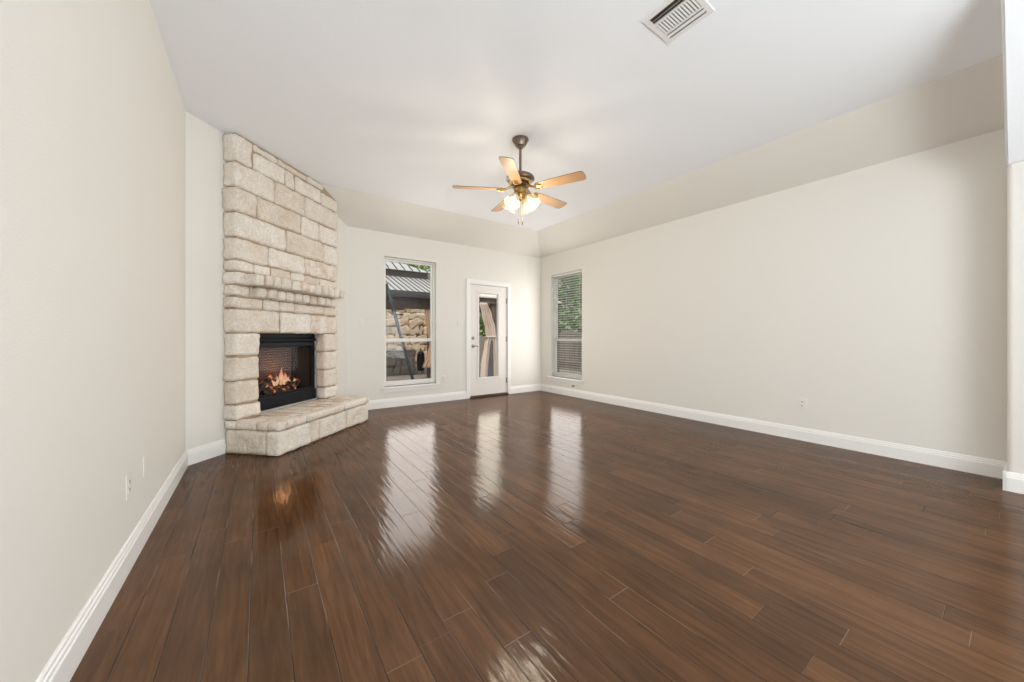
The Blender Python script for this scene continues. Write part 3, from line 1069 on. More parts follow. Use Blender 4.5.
fl_spec = [(0.76, 0.13, 0.13, 0.05), (0.815, 0.125, 0.21, 0.060), (0.87, 0.13, 0.15, 0.055), (0.70, 0.12, 0.09, 0.035), (0.93, 0.12, 0.10, 0.04), (0.84, 0.10, 0.11, 0.045), (1.02, 0.13, 0.07, 0.03), (0.62, 0.13, 0.06, 0.03)]
for i, (uu, nn, hh, ww) in enumerate(fl_spec):
    fm = MB()
    pts, rs = [], []
    for k in range(10):
        t = k / 9
        pts.append((uu + 0.020 * math.sin(t * 5 + i * 2.1) * t, nn + 0.010 * math.cos(t * 4 + i), 0.545 + hh * t))
        rs.append(max(0.0015, ww * 0.55 * math.sin(PI * min(1, (t + 0.18) * 0.86)) ** 1.2 * (1 - 0.35 * t)))
    fm.tube(pts, rs, 12)
    fm.build('flame', M['flame'], fi, smooth=True)
em = MB()
for k in range(60):
    uu, nn, zz = random.uniform(0.46, 1.08), random.uniform(0.06, 0.17), 0.428
    r = random.uniform(0.008, 0.018)
    em.stone(uu - r, uu + r, nn - r, nn + r, zz, zz + r * 1.3, r * 0.5, 0.003, 0.02, k)
e_ = em.build('embers', glow('glowing_ember', (1.0, 0.22, 0.04), 0.9), fi)
e_['kind'] = 'stuff'
fld = bpy.data.lights.new('fire_glow', 'POINT')
fld.energy = 1.2
fld.color = (1.0, 0.45, 0.2)
fld.shadow_soft_size = 0.06
flo = bpy.data.objects.new('fire_glow', fld)
COL.objects.link(flo)
flo.location = DIAG @ Vector((0.80, 0.09, 0.78))


# ------------------------------------------------------------------ ceiling fan
FX, FY = 2.112, 2.850
fan = empty('ceiling_fan', (FX, FY, CEIL))
tag(fan, 'five-blade ceiling fan with pale wood blades and four lit glass shades', 'ceiling fan')


def zz(z):
    return z - CEIL


cn = MB().lathe([(0.078, zz(3.07)), (0.083, zz(3.066)), (0.083, zz(3.058)), (0.074, zz(3.050)), (0.058, zz(3.015)), (0.048, zz(2.998)), (0.030, zz(2.992)), (0.028, zz(2.980)), (0.013, zz(2.978))], 32)
cn.build('canopy', M['pewter'], fan, smooth=True)
MB().tube([(0, 0, zz(2.99)), (0, 0, zz(2.70))], 0.0135, 14).build('downrod', M['pewter'], fan, smooth=True)
mo_ = MB().lathe([(0.014, zz(2.716)), (0.05, zz(2.714)), (0.105, zz(2.708)), (0.132, zz(2.698)), (0.140, zz(2.684)), (0.140, zz(2.670)), (0.128, zz(2.660)), (0.098, zz(2.655)), (0.095, zz(2.636)), (0.02, zz(2.630))], 40)
motor = mo_.build('motor_housing', M['pewter'], fan, smooth=True)
MB().lathe([(0.102, zz(2.656)), (0.114, zz(2.650)), (0.114, zz(2.636)), (0.098, zz(2.630))], 40).build('trim_ring', M['brass'], motor, smooth=True)
MB().lathe([(0.085, zz(2.632)), (0.090, zz(2.622)), (0.090, zz(2.604)), (0.07, zz(2.596)), (0.02, zz(2.594))], 32).build('flywheel', M['dark_bronze'], motor, smooth=True)
MB().lathe([(0.02, zz(2.600)), (0.058, zz(2.594)), (0.066, zz(2.584)), (0.066, zz(2.546)), (0.052, zz(2.530)), (0.038, zz(2.522)), (0.038, zz(2.500)), (0.024, zz(2.482)), (0.010, zz(2.462)), (0.0, zz(2.458))], 28).build('switch_housing', M['brass'], fan, smooth=True)
ZB = 2.570
r0, r1 = 0.165, 0.660
outl = [(r0 + 0.012, -0.042), (r0 + 0.05, -0.053), (0.40, -0.060), (r1 - 0.03, -0.066), (r1 - 0.008, -0.058), (r1, -0.035), (r1 + 0.004, 0), (r1, 0.035), (r1 - 0.008, 0.058),
        (r1 - 0.03, 0.066), (0.40, 0.060), (r0 + 0.05, 0.053), (r0 + 0.012, 0.042), (r0, 0.02), (r0, -0.02)]
for k in range(5):
    ang = math.radians(6.9 + 72 * k)
    R0 = Matrix.Rotation(ang, 4, 'Z')
    rot = R0 @ Matrix.Translation((0, 0, zz(ZB))) @ Matrix.Rotation(math.radians(-12), 4, 'X')
    bm_ = MB()
    n = len(outl)
    # the blade's grain runs along its length: build it along x and turn the object
    vs = [Vector((x, y, -0.003)) for x, y in outl] + [Vector((x, y, 0.003)) for x, y in outl]
    bm_.add(vs, [tuple(range(n - 1, -1, -1)), tuple(range(n, 2 * n))] + [(i, (i + 1) % n, n + (i + 1) % n, n + i) for i in range(n)])
    blade = bm_.build('blade', M['blade'], fan)
    blade.matrix_local = rot
    blade.data.materials.append(M['blade_edge'])
    for p_ in blade.data.polygons:
        if len(p_.vertices) == 4:
            p_.material_index = 1
    br = MB()
    br.tube([R0 @ Vector((0.070, 0, zz(2.606))), R0 @ Vector((0.105, 0, zz(2.590))), R0 @ Vector((0.140, 0, zz(2.572))), R0 @ Vector((0.180, 0, zz(ZB) - 0.010))], [0.016, 0.012, 0.010, 0.012], 10)
    for sgn in (-1, 1):
        br.tube([R0 @ Vector((0.135, 0, zz(2.572))), R0 @ Vector((0.160, sgn * 0.026, zz(2.562))), R0 @ Vector((0.195, sgn * 0.034, zz(ZB) - 0.010 - sgn * 0.006)), R0 @ Vector((0.228, sgn * 0.016, zz(ZB) - 0.008 - sgn * 0.004))], 0.007, 8)
    br.bbox(0.170, 0.238, -0.016, 0.016, -0.009, -0.0035, r=0.002, seg=1, mat=rot)
    br.build('blade_bracket', M['brass'], fan, smooth=True)

for k in range(4):
    ang = math.radians(20 + 90 * k)
    R0 = Matrix.Rotation(ang, 4, 'Z')
    ar = MB()
    ar.tube([R0 @ Vector((0.034, 0, zz(2.520))), R0 @ Vector((0.055, 0, zz(2.530))), R0 @ Vector((0.074, 0, zz(2.518))), R0 @ Vector((0.080, 0, zz(2.500)))], [0.010, 0.009, 0.009, 0.012], 10)
    tilt = R0 @ Matrix.Translation((0.074, 0, zz(2.508))) @ Matrix.Rotation(math.radians(-33), 4, 'Y') @ Matrix.Scale(0.98, 4)
    ar.lathe([(0.012, 0.012), (0.026, 0.006), (0.028, -0.022), (0.024, -0.03)], 20, tilt)
    arm = ar.build('lamp_arm', M['brass'], fan, smooth=True)
    sh = MB()
    prof = [(0.026, -0.018), (0.034, -0.030), (0.047, -0.048), (0.056, -0.072), (0.060, -0.094), (0.063, -0.112), (0.071, -0.128), (0.078, -0.136)]

    def rip(i, a, n=len(prof)):
        w_ = (i / (n - 1)) ** 3
        return (0.005 * w_ * math.cos(8 * a), 0.004 * w_ * math.cos(8 * a))
    sh.lathe(prof, 48, tilt, rip)
    so = sh.build('lamp_shade', M['shade'], fan, smooth='all')
    bu = MB()
    bu.lathe([(0.0, -0.020), (0.013, -0.022), (0.014, -0.045), (0.026, -0.070), (0.029, -0.088), (0.024, -0.106), (0.012, -0.116), (0.0, -0.118)], 20, tilt)
    bu.build('bulb', M['bulb'], fan, smooth=True)
    ld = bpy.data.lights.new('fan_bulb_light', 'POINT')
    ld.energy = 4.7
    ld.color = (1.0, 0.88, 0.70)
    ld.shadow_soft_size = 0.06
    lo_ = bpy.data.objects.new('fan_bulb_light', ld)
    COL.objects.link(lo_)
    lo_.location = Vector((FX, FY, CEIL)) + tilt @ Vector((0, 0, -0.25))
for sx, ln in ((-0.016, 2.245), (0.022, 2.240)):
    pc = MB()
    rr = Matrix.Rotation(math.radians(-35), 4, 'Z')
    p0 = rr @ Vector((sx, -0.01, 0))
    pc.tube([(p0.x, p0.y, zz(2.50)), (p0.x, p0.y, zz(ln + 0.03))], 0.0008, 6)
    ch = pc.build('pull_chain', M['pewter'], fan)
    kb = MB().lathe([(0.0, zz(ln + 0.032)), (0.004, zz(ln + 0.030)), (0.0075, zz(ln + 0.010)), (0.0075, zz(ln - 0.012)), (0.004, zz(ln - 0.02)), (0.0, zz(ln - 0.02))], 12, Matrix.Translation((p0.x, p0.y, 0)))
    kb.build('pull_knob', M['dark_bronze'], ch, smooth=True)

# ------------------------------------------------------------------ ceiling register
V0, V1, VY0, VY1 = 1.930, 2.222, 1.050, 1.345
vr = empty('ceiling_vent', ((V0 + V1) / 2, (VY0 + VY1) / 2, CEIL))
tag(vr, 'white square louvered air register in the ceiling near the top edge', 'vent')
a, b_ = (V1 - V0) / 2, (VY1 - VY0) / 2
fm = MB()
w_ = 0.030
for q in ((-a, -a + w_, -b_, b_), (a - w_, a, -b_, b_), (-a + w_, a - w_, -b_, -b_ + w_), (-a + w_, a - w_, b_ - w_, b_)):
    fm.box(q[0], q[1], q[2], q[3], -0.008, 0.0)
fm.box(-a + 0.082, -a + 0.090, -b_ + w_, b_ - w_, -0.014, -0.001)
fm.box(a - 0.090, a - 0.082, -b_ + w_, b_ - w_, -0.014, -0.001)
fm.build('frame', M['vent'], vr)
MB().box(-a + 0.01, a - 0.01, -b_ + 0.01, b_ - 0.01, -0.003, -0.001).build('duct_opening', M['gap'], vr)
lm = MB()
n_l = 13
for k in range(n_l):
    y = -b_ + w_ + 0.010 + (2 * b_ - 2 * w_ - 0.020) * k / (n_l - 1)
    mt_ = Matrix.Translation((0, y, -0.0068)) @ Matrix.Rotation(math.radians(-10), 4, 'X')
    lm.box(-a + 0.090, a - 0.090, -0.0054, 0.0054, -0.0006, 0.0006, mt_)
for s_, tl in ((-1, 50), (1, 50)):
    for k in range(1):
        x = s_ * (a - 0.056)
        mt_ = Matrix.Translation((x, 0, -0.0085)) @ Matrix.Rotation(math.radians(s_ * 48), 4, 'Y')
        lm.box(-0.0085, 0.0085, -b_ + w_, b_ - w_, -0.0006, 0.0006, mt_)
lm.build('louver', M['vent'], vr)


# ------------------------------------------------------------------ wall plates
def plate_frame(axis, pos):
    """matrix whose local x runs along the wall, local y out of the wall into the room, z up"""
    if axis == 'back':
        return Matrix.Translation((pos[0], BY, pos[1])) @ Matrix.Rotation(PI, 4, 'Z')
    if axis == 'right':
        return Matrix.Translation((RX, pos[0], pos[1])) @ Matrix.Rotation(PI / 2, 4, 'Z')
    return Matrix.Translation((LX, pos[0], pos[1])) @ Matrix.Rotation(-PI / 2, 4, 'Z')


def wall_plate(kind, axis, pos, label, cat, horizontal=False, gangs=1, off=0.0):
    root = MB()
    w_, h_ = 0.036 + 0.023 * (gangs - 1), 0.059
    if horizontal:
        w_, h_ = h_, w_
    root.bbox(-w_, w_, 0.0, 0.006, -h_, h_, r=0.003)
    o = root.build({'outlet': 'wall_outlet', 'switch': 'light_switch', 'blank': 'cover_plate'}[kind], M['plastic'])
    o.matrix_world = plate_frame(axis, pos) @ Matrix.Translation((0, off, 0))
    if kind == 'outlet':
        for s_ in (-1, 1):
            c_ = MB()
            cx, cz = (s_ * 0.02, 0) if horizontal else (0, s_ * 0.02)
            c_.bbox(cx - 0.016, cx + 0.016, 0.004, 0.0085, cz - 0.014, cz + 0.014, r=0.003)
            r_ = c_.build('receptacle', M['plastic'], o)
            sl_ = MB()
            for dx in (-0.006, 0.006):
                sl_.box(cx + dx - 0.0021, cx + dx + 0.0021, 0.0080, 0.0089, cz - 0.002, cz + 0.009)
            sl_.lathe([(0.0026, 0.0080), (0.0026, 0.0089), (0, 0.0089)], 8, Matrix.Translation((cx, 0, cz - 0.007)) @ Matrix.Rotation(-PI / 2, 4, 'X'))
            sl_.build('slot', M['slot'], r_)
    elif kind == 'switch':
        for g in range(gangs):
            cx = (g - (gangs - 1) / 2) * 0.046
            c_ = MB()
            c_.bbox(cx - 0.0165, cx + 0.0165, 0.004, 0.0095, -0.033, 0.033, r=0.002)
            c_.build('rocker', M['plastic'], o)
    else:
        for s_ in (-1, 1):
            c_ = MB()
            c_.lathe([(0.0035, 0.005), (0.003, 0.0075), (0, 0.008)], 10, Matrix.Translation((0, 0, s_ * 0.042)) @ Matrix.Rotation(-PI / 2, 4, 'X'))
            c_.build('screw', M['plastic'], o)
    return tag(o, label, cat)


wall_plate('outlet', 'left', (2.488, 0.395), 'white power outlet low on the left wall, nearer the camera', 'outlet')
wall_plate('blank', 'left', (2.80, 0.405), 'white blank cover plate on left wall, farther along from the outlet', 'cover plate')
wall_plate('outlet', 'right', (1.353, 0.395), 'white outlet low on the long bare right wall', 'outlet')
wall_plate('switch', 'back', (2.932, 1.355), 'white double switch plate on back wall just left of the glazed door', 'light switch', gangs=2)
wall_plate('switch', 'back', (1.266, 1.325), 'single white wall switch between the stone fireplace and the back window', 'light switch')
wall_plate('outlet', 'back', (2.612, 0.385), 'white outlet low on back wall beside the window sill', 'outlet')
bo = wall_plate('outlet', 'right', (4.80, 0.195), 'white horizontal outlet with dark sockets below the window with blinds', 'outlet', horizontal=True)
# its sockets are dark
for r_ in [x for x in COL.objects if x.parent == bo]:
    r_.data.materials[0] = M['slot']
cj = MB()
cj.lathe([(0.011, 0), (0.011, 0.004), (0.006, 0.006), (0.006, 0.016), (0, 0.017)], 12, Matrix.Rotation(-PI / 2, 4, 'X'))
co = cj.build('cable_jack', M['nickel'])
co.matrix_world = plate_frame('right', (5.412, 0.085)) @ Matrix.Translation((0, 0.018, 0))
tag(co, 'small metal cable stub poking out of baseboard near far corner', 'cable jack')
sn = MB()
sn.lathe([(0.020, 0), (0.020, 0.007), (0.014, 0.012), (0, 0.013)], 20, Matrix.Rotation(-PI / 2, 4, 'X'))
so_ = sn.build('wall_disc', M['plastic'], smooth=True)
so_.matrix_world = plate_frame('right', (4.594, 2.43))
tag(so_, 'tiny pale round disc on right wall above the window with blinds', 'wall disc')

# ------------------------------------------------------------------ blind in the side window
bl = empty('window_blind', (RX + 0.050, (W2[0] + W2[1]) / 2, W2[2]))
tag(bl, 'white horizontal slat blind lowered and tilted open in right wall window', 'blind')
hw = (W2[1] - W2[0]) / 2 - 0.008
zt = W2[3] - W2[2]
MB().bbox(-0.022, 0.026, -hw, hw, zt - 0.045, zt - 0.002, r=0.003).build('headrail', M['slat'], bl)
sm = MB()
nsl = 43
for k in range(nsl):
    q = zt - 0.070 - (zt - 0.115) * k / (nsl - 1)
    mt_ = Matrix.Translation((0, 0, q)) @ Matrix.Rotation(math.radians(5), 4, 'Y')
    sm.add([mt_ @ Vector((x, y, z)) for y in (-hw, hw) for x, z in ((-0.024, -0.0012), (0, 0.0018), (0.024, -0.0012), (0.024, -0.0036), (0, -0.0006), (-0.024, -0.0036))],
           [(0, 1, 7, 6), (1, 2, 8, 7), (2, 3, 9, 8), (3, 4, 10, 9), (4, 5, 11, 10), (5, 0, 6, 11), (5, 4, 3, 2, 1, 0), (6, 7, 8, 9, 10, 11)])
sm.build('slats', M['slat'], bl)
for y in (-hw + 0.12, 0.0, hw - 0.12):
    l_ = MB()
    for x in (-0.025, 0.025):
        l_.tube([(x, y, 0.03), (x, y, zt - 0.045)], 0.0012, 5)
    l_.build('ladder_cord', M['slat'], bl)
MB().bbox(-0.024, 0.024, -hw, hw, 0.012, 0.032, r=0.004).build('bottom_rail', M['slat'], bl)
MB().tube([(-0.03, -hw + 0.06, zt - 0.05), (-0.034, -hw + 0.06, zt - 0.80)], 0.004, 8).build('tilt_wand', M['slat'], bl)

# ------------------------------------------------------------------ outdoors
struct(MB().box(-14, 24, BY + T, 30, -0.22, -0.05).box(RX + T, 24, -8, BY + T, -0.22, -0.05).build('ground_patio', M['patio']))

# metal-roofed pavilion
pv = empty('pavilion', (2.6, 10.6, -0.05))
tag(pv, 'outdoor pavilion with pale standing seam metal roof seen through back window', 'pavilion')


def P(x, y, z):
    return (x - 2.6, y - 10.6, z + 0.05)


PX0, PX1 = 0.6, 4.62
EY, EZ, RY, RZ = 9.35, 2.31, 11.45, 3.10
pr = MB()
pr.add([P(PX0, EY, EZ), P(PX1, EY, EZ), P(PX1, RY, RZ), P(PX0, RY, RZ), P(PX1, 13.6, EZ), P(PX0, 13.6, EZ),
        P(PX0, EY, EZ - .04), P(PX1, EY, EZ - .04), P(PX1, 13.6, EZ - .04), P(PX0, 13.6, EZ - .04)],
       [(0, 1, 2, 3), (1, 4, 2), (4, 5, 3, 2), (5, 0, 3), (0, 6, 7, 1), (1, 7, 8, 4), (4, 8, 9, 5), (5, 9, 6, 0)])
MB().box(PX0 + 0.01 - 2.6, PX1 - 0.01 - 2.6, EY + 0.01 - 10.6, 13.59 - 10.6, EZ - 0.035 + .05, EZ - 0.005 + .05).build('soffit', M['brown_wood'], pv)
roof = pr.build('roof', M['roof_metal'], pv)
ns = 25
for k in range(ns):
    x = PX0 + 0.1 + (PX1 - PX0 - 0.2) * k / (ns - 1)
    t0 = 1.0
    y1, z1 = EY + (RY - EY) * t0, EZ + (RZ - EZ) * t0
    MB().tube([P(x, EY, EZ + 0.012), P(x, y1, z1 + 0.012)], 0.014, 6).build('seam', M['brown_fascia'], roof)
fa = MB()
fa.box(PX0 - 0.03 - 2.6, PX1 + 0.03 - 2.6, EY - 0.04 - 10.6, EY - 10.6, EZ - 0.10 + .05, EZ + 0.015 + .05)
fa.box(PX0 - 0.03 - 2.6, PX0 - 2.6, EY - 10.6, 13.6 - 10.6, EZ - 0.10 + .05, EZ + 0.015 + .05)
fa.box(PX1 - 2.6, PX1 + 0.03 - 2.6, EY - 10.6, 13.6 - 10.6, EZ - 0.10 + .05, EZ + 0.015 + .05)
fa.build('fascia', M['brown_fascia'], pv)
gu = MB()
gu.box(PX0 - 2.6, PX1 - 2.6, EY - 0.10 - 10.6, EY - 0.042 - 10.6, EZ - 0.16 + .05, EZ - 0.085 + .05)
gu.build('gutter', M['grey_pole'], pv)
bmm = MB()
bmm.box(PX0 + 0.2 - 2.6, PX1 - 0.2 - 2.6, EY + 0.25 - 10.6, EY + 0.42 - 10.6, EZ - 0.42 + .05, EZ - 0.05 + .05)
bmm.build('beam', M['brown_wood'], pv)
MB().box(PX0 + 0.2 - 2.6, PX1 - 0.2 - 2.6, 13.2 - 10.6, 13.37 - 10.6, EZ - 0.20 + .05, EZ - 0.04 + .05).build('beam', M['brown_wood'], pv)
for x, y in ((PX0 + 0.3, EY + 0.33), (3.99, EY + 0.33), (PX0 + 0.3, 13.28), (2.9, 13.28)):
    MB().box(x - 0.075 - 2.6, x + 0.075 - 2.6, y - 0.075 - 10.6, y + 0.075 - 10.6, 0.0, EZ - 0.40 + .05).build('post', M['brown_wood'], pv)
cu = MB()
cz = RZ - 0.10
cu.box(PX0 + 0.6 - 2.6, 4.5 - 2.6, RY - 0.32 - 10.6, RY + 0.3 - 10.6, cz + .05, cz + 0.18 + .05)
cu.build('clerestory_band', M['brown_fascia'], pv)
ur = MB()
q = cz + 0.18
ur.add([P(PX0 + 0.5, RY - 0.42, q), P(4.62, RY - 0.42, q), P(3.3, RY + 0.5, q + 0.52), P(PX0 + 1.4, RY + 0.5, q + 0.52), P(4.62, RY + 1.4, q), P(PX0 + 0.5, RY + 1.4, q)],
       [(0, 1, 2, 3), (1, 4, 2), (4, 5, 3, 2), (5, 0, 3), (0, 5, 4, 1)])
uro = ur.build('upper_roof', M['roof_metal'], pv)
for k in range(16):
    x = PX0 + 0.66 + 0.245 * k
    t1 = 1.0 if x < 3.3 else (4.62 - x) / 1.32
    MB().tube([P(x, RY - 0.42, q + 0.012), P(x, RY - 0.42 + 0.92 * t1, q + 0.52 * t1 + 0.012)], 0.018, 6).build('seam', M['brown_fascia'], uro)


def rubble_wall(name, x0, x1, y0, y1, z0, z1, mat, mortar, size, label, sd):
    """irregular stones laid in a wall with mortar between them"""
    rnd = random.Random(sd)
    root = MB()
    z = z0
    k = 0
    while z < z1 - 0.04:
        hgt = min(rnd.uniform(0.6, 1.3) * size, z1 - z)
        x = x0 - rnd.uniform(0, 0.5) * size
        while x < x1 - 0.05:
            ln = min(rnd.uniform(0.6, 2.2) * size, x1 - x)
            ln = max(ln, 0.08)
            k += 1
            ty = y0 - rnd.uniform(0, 0.05)
            rot = Matrix.Translation((x + ln / 2, 0, z + hgt / 2)) @ Matrix.Rotation(rnd.uniform(-0.45, 0.45), 4, 'Y') @ Matrix.Translation((-x - ln / 2, 0, -z - hgt / 2))
            gx, gz = rnd.uniform(-0.02, 0.012), rnd.uniform(-0.02, 0.012)
            root.stone(x + gx, x + ln - gx, ty, y0 + 0.12, z + gz, z + hgt - gz, 0.045, 0.05, 0.07, k + sd * 10, rot)
            x += ln
        z += hgt
    o = root.build(name, mat, smooth='all')
    MB().box(x0 + 0.03, x1 - 0.03, y0 + 0.04, y1, z0, z1 - 0.03).build('mortar', mortar, o)
    return tag(o, label, 'stone wall')


rubble_wall('stone_wall', -1.5, 7.2, 15.0, 15.4, -0.05, 2.75, M['garden_stone'], M['garden_mortar'], 0.30, 'tall sunlit buff rubble stone wall beyond the pavilion', 3)
rubble_wall('stone_wall', 2.3, 4.02, 10.9, 11.3, -0.05, 0.72, M['grey_stone'], M['garden_mortar'], 0.24, 'low dark grey stone wall in front of the tall buff one', 5)

# slanted pole of a patio umbrella in front of the pavilion
po = empty('umbrella_pole', (2.70, 8.3, -0.05))
tag(po, 'grey slanted metal pole leaning across the back window view', 'pole')
PB = Vector((2.70, 8.3, -0.05))
pp = MB().tube([Vector((2.36, 8.3, 2.32)) - PB, Vector((2.72, 8.3, 1.02)) - PB, Vector((3.02, 8.3, -0.05)) - PB], 0.036, 12)
pp.build('shaft', M['grey_pole'], po, smooth=True)
MB().box(0.02, 0.62, -0.25, 0.25, 0.0, 0.06).build('base_plate', M['black'], po)
MB().bbox(-0.22, 0.05, -0.03, 0.03, 1.66, 1.70, r=0.01).build('crank_bar', M['grey_pole'], po)

# grill beside the low wall
gl_ = empty('barbecue_grill', (4.17, 10.9, -0.05))
gl_.scale = (0.75, 0.75, 0.9)
tag(gl_, 'black upright barbecue smoker beside the low grey stone wall', 'grill')
MB().lathe([(0.10, 0.10), (0.15, 0.14), (0.16, 0.55), (0.15, 0.62)], 24).build('body', M['black'], gl_, smooth=True)
MB().lathe([(0.155, 0.62), (0.155, 0.66), (0.13, 0.74), (0.05, 0.79), (0.0, 0.795)], 24).build('lid', M['black'], gl_, smooth=True)
MB().tube([(0, 0, 0.79), (0, 0, 0.88)], 0.03, 12).build('chimney', M['grey_pole'], gl_)
for k in range(3):
    a_ = 2 * PI * k / 3 + 0.4
    MB().tube([(0.12 * math.cos(a_), 0.12 * math.sin(a_), 0.14), (0.18 * math.cos(a_), 0.18 * math.sin(a_), 0)], 0.014, 8).build('leg', M['black'], gl_)
# gazebo with tied-back curtains seen through the door
gz = empty('gazebo', (6.2, 9.4, -0.05))
tag(gz, 'brown timber gazebo frame with pale canopy seen through the glazed door', 'gazebo')


def GP(mb, x0, x1, y0, y1, z0, z1):
    return mb.box(x0 - 6.2, x1 - 6.2, y0 - 9.4, y1 - 9.4, z0 + 0.05, z1 + 0.05)


GYF = 8.2
GP(MB(), 4.72, 7.6, GYF - 0.05, GYF + 0.05, 2.00, 2.16).build('beam', M['brown_wood'], gz)
GP(MB(), 4.72, 7.6, 11.0, 11.1, 2.00, 2.16).build('beam', M['brown_wood'], gz)
for x in (5.20, 7.5):
    for y in (GYF + 0.06, 11.0):
        GP(MB(), x - 0.085, x + 0.085, y - 0.06, y + 0.06, -0.05, 2.02).build('post', M['brown_wood'], gz)
# brace between beam and post
MB().box(-0.04, 0.04, -0.03, 0.03, 0, 0.75, Matrix.Translation((5.20 - 6.2, GYF + 0.06 - 9.4, 1.47)) @ Matrix.Rotation(math.radians(-45), 4, 'Y')).build('brace', M['brown_wood'], gz)
ca = MB()
ca.add([(4.72 - 6.2, GYF - 0.1 - 9.4, 2.22), (7.6 - 6.2, GYF - 0.1 - 9.4, 2.22), (7.6 - 6.2, 11.2 - 9.4, 2.22), (4.72 - 6.2, 11.2 - 9.4, 2.22), (5.75 - 6.2, 9.65 - 9.4, 2.95),
        (4.72 - 6.2, GYF - 0.1 - 9.4, 2.19), (7.6 - 6.2, GYF - 0.1 - 9.4, 2.19), (7.6 - 6.2, 11.2 - 9.4, 2.19), (4.72 - 6.2, 11.2 - 9.4, 2.19), (5.75 - 6.2, 9.65 - 9.4, 2.92)],
       [(0, 1, 4), (1, 2, 4), (2, 3, 4), (3, 0, 4), (6, 5, 9), (7, 6, 9), (8, 7, 9), (5, 8, 9), (0, 5, 6, 1), (1, 6, 7, 2), (2, 7, 8, 3), (3, 8, 5, 0)])
ca.build('canopy', M['canopy'], gz)


def curtain(name, stations, y, mat, folds, depth, label, sd):
    """stations: (z, left x, right x); gathered cloth hanging with folds"""
    mb = MB()
    nu = folds * 8
    rows = []
    zs = []
    for i in range(len(stations) - 1):
        for t in range(6):
            f = t / 6
            f2 = f * f * (3 - 2 * f)
            a_, b2 = stations[i], stations[i + 1]
            zs.append((a_[0] + (b2[0] - a_[0]) * f, a_[1] + (b2[1] - a_[1]) * f2, a_[2] + (b2[2] - a_[2]) * f2))
    zs.append(stations[-1])
    v = []
    for q, l, r in zs:
        for k in range(nu + 1):
            t = k / nu
            wv = math.sin(t * folds * 2 * PI + 0.5 * math.sin(q * 3 + sd)) + 0.4 * math.sin(t * folds * 4.3 * PI + sd)
            v.append((l + (r - l) * t, y + depth * wv, q))
    n = nu + 1
    f = [(i * n + k, i * n + k + 1, (i + 1) * n + k + 1, (i + 1) * n + k) for i in range(len(zs) - 1) for k in range(nu)]
    mb.add(v, f)
    o = mb.build(name, mat, smooth='all', recalc=True)
    md_ = o.modifiers.new('thick', 'SOLIDIFY')
    md_.thickness = 0.006
    return tag(o, label, 'curtain')


cy = GYF - 0.14
gcur = curtain('gazebo_curtain', [(2.0, 4.68, 4.88), (1.7, 4.74, 5.01), (1.3, 4.83, 5.12), (1.107, 4.86, 5.14), (0.9, 4.80, 5.17), (0.4, 4.72, 5.22), (0.02, 4.70, 5.24)],
        cy, M['curtain'], 4, 0.045, 'beige gathered curtain tied at its waist on the gazebo post', 1.0)
curtain('gazebo_curtain', [(1.04, 4.93, 5.00), (0.80, 4.90, 5.00), (0.40, 4.86, 5.01), (0.02, 4.84, 5.02)],
        cy - 0.11, M['curtain_grey'], 3, 0.014, 'dark grey cloth hanging in front of the beige gazebo curtain', 2.0)
curtain('pavilion_curtain', [(1.87, 3.74, 3.95), (1.3, 3.80, 3.97), (0.9, 3.88, 3.99), (0.6, 3.80, 3.99), (0.25, 3.66, 3.97)],
        9.48, M['tan_cloth'], 3, 0.035, 'tan curtain gathered on the pavilion post at right edge of back window', 3.0)
tie = MB()
tie.bbox(4.845, 5.155, cy - 0.062, cy + 0.062, 1.095, 1.125, r=0.012)
to = tie.build('tie_band', M['canopy'], gcur)


def tree(loc, rad, height, n, mat, label, sd, low=0.25, trunk=True):
    rnd = random.Random(sd)
    root = empty('leafy_tree', loc)
    tag(root, label, 'tree', 'trees beyond the patio')
    mb = MB()
    blobs = [(Vector((rnd.uniform(-.6, .6) * rad, rnd.uniform(-.6, .6) * rad, height * rnd.uniform(low, 0.95))), rad * rnd.uniform(0.35, 0.6)) for _ in range(16)]
    for i in range(n):
        c_, r_ = rnd.choice(blobs)
        d_ = Vector((rnd.gauss(0, 1), rnd.gauss(0, 1), rnd.gauss(0, 1))).normalized()
        p = c_ + d_ * r_ * rnd.uniform(0.6, 1.0)
        if p.z < 0.05:
            p.z = 0.05
        ax = Vector((rnd.uniform(-1, 1), rnd.uniform(-1, 1), rnd.uniform(-1, 1))).normalized()
        m_ = Matrix.Translation(p) @ Matrix.Rotation(rnd.uniform(0, 6.28), 4, ax)
        s_ = rnd.uniform(0.09, 0.18)
        mb.add([m_ @ Vector(q) for q in ((-s_, 0, 0), (-s_ * .2, -s_ * .45, s_ * .12), (s_, 0, 0), (-s_ * .2, s_ * .45, s_ * .12))], [(0, 1, 2), (0, 2, 3)])
    mb.build('crown', mat, root, recalc=False)
    tk = MB()
    tk.tube([(0, 0, 0), (0.05, 0.02, height * 0.3), (-0.04, 0.05, height * 0.6), (0.02, 0, height * 0.85)], [0.11, 0.09, 0.06, 0.02], 10)
    for k in range(5):
        a_ = rnd.uniform(0, 6.28)
        tk.tube([(0, 0.03, height * (0.3 + 0.08 * k)), (rad * .35 * math.cos(a_), rad * .35 * math.sin(a_), height * (0.45 + 0.08 * k)), (rad * .6 * math.cos(a_), rad * .6 * math.sin(a_), height * (0.52 + 0.08 * k))], [0.05, 0.035, 0.012], 8)
    tk.build('trunk', M['bark'], root)
    return root


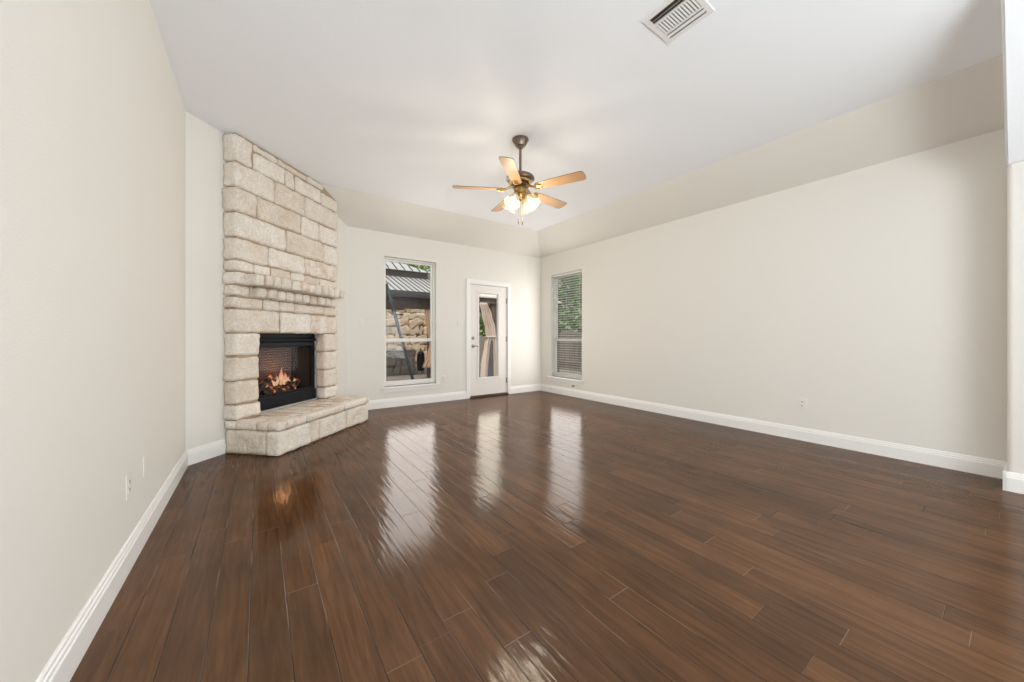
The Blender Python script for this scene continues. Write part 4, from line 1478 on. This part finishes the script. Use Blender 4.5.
tree((9.6, 15.6, -0.05), 1.9, 4.0, 4200, M['leaf_light'], 'bright green leafy tree behind the gazebo curtain', 11)
tree((6.9, 19.0, -0.05), 2.2, 6.9, 3200, M['leaf_light'], 'green tree top rising behind the pavilion roof', 12, 0.5)
tree((12.9, 12.4, -0.05), 1.9, 4.8, 5200, M['leaf_dark'], 'leafy green tree right behind the fence, filling the blinds window', 13)
tree((11.9, 8.0, -0.05), 1.8, 4.4, 3000, M['leaf_dark'], 'leafy tree behind the fence, nearest to the house', 14)
tree((17.5, 17.2, -0.05), 2.6, 6.0, 4200, M['leaf_light'], 'lighter green tree farther back beyond the side fence', 15)


tree((18.6, 10.2, -0.05), 2.4, 5.6, 3000, M['leaf_dark'], 'darker leafy tree farthest out beyond the side fence', 16)
tree((1.5, 19.5, -0.05), 2.4, 6.0, 3000, M['leaf_dark'], 'mid green tree behind the left end of the stone wall', 17, 0.4)


def fence(name, p0, p1, z1, label, sd):
    p0, p1 = Vector((*p0, -0.05)), Vector((*p1, -0.05))
    root = empty(name, p0)
    tag(root, label, 'fence')
    d_ = (p1 - p0)
    ln = d_.length
    rot = Matrix.Rotation(math.atan2(d_.y, d_.x), 4, 'Z')
    rnd = random.Random(sd)
    mb = MB()
    x = 0.0
    while x < ln - 0.05:
        mb.box(x + 0.003, x + 0.137, -0.01, 0.01, 0.03, z1 + 0.05 + rnd.uniform(-0.01, 0.01), rot)
        x += 0.14
    mb.build('boards', M['fence'], root)
    rl = MB()
    for q in (0.25, z1 - 0.15):
        rl.box(0, ln, 0.012, 0.05, q, q + 0.08, rot)
    rl.build('rail', M['fence'], root)
    for k in range(int(ln / 2.4) + 1):
        MB().box(k * 2.4 - 0.04, k * 2.4 + 0.05, 0.05, 0.14, 0, z1 + 0.02, rot).build('post', M['fence'], root)


fence('wooden_fence', (8.8, 3.5), (8.8, 12.9), 1.27, 'weathered board fence outside the window with blinds', 21)
fence('wooden_fence', (5.7, 13.3), (9.6, 13.3), 1.12, 'weathered board fence behind the gazebo curtain', 22)
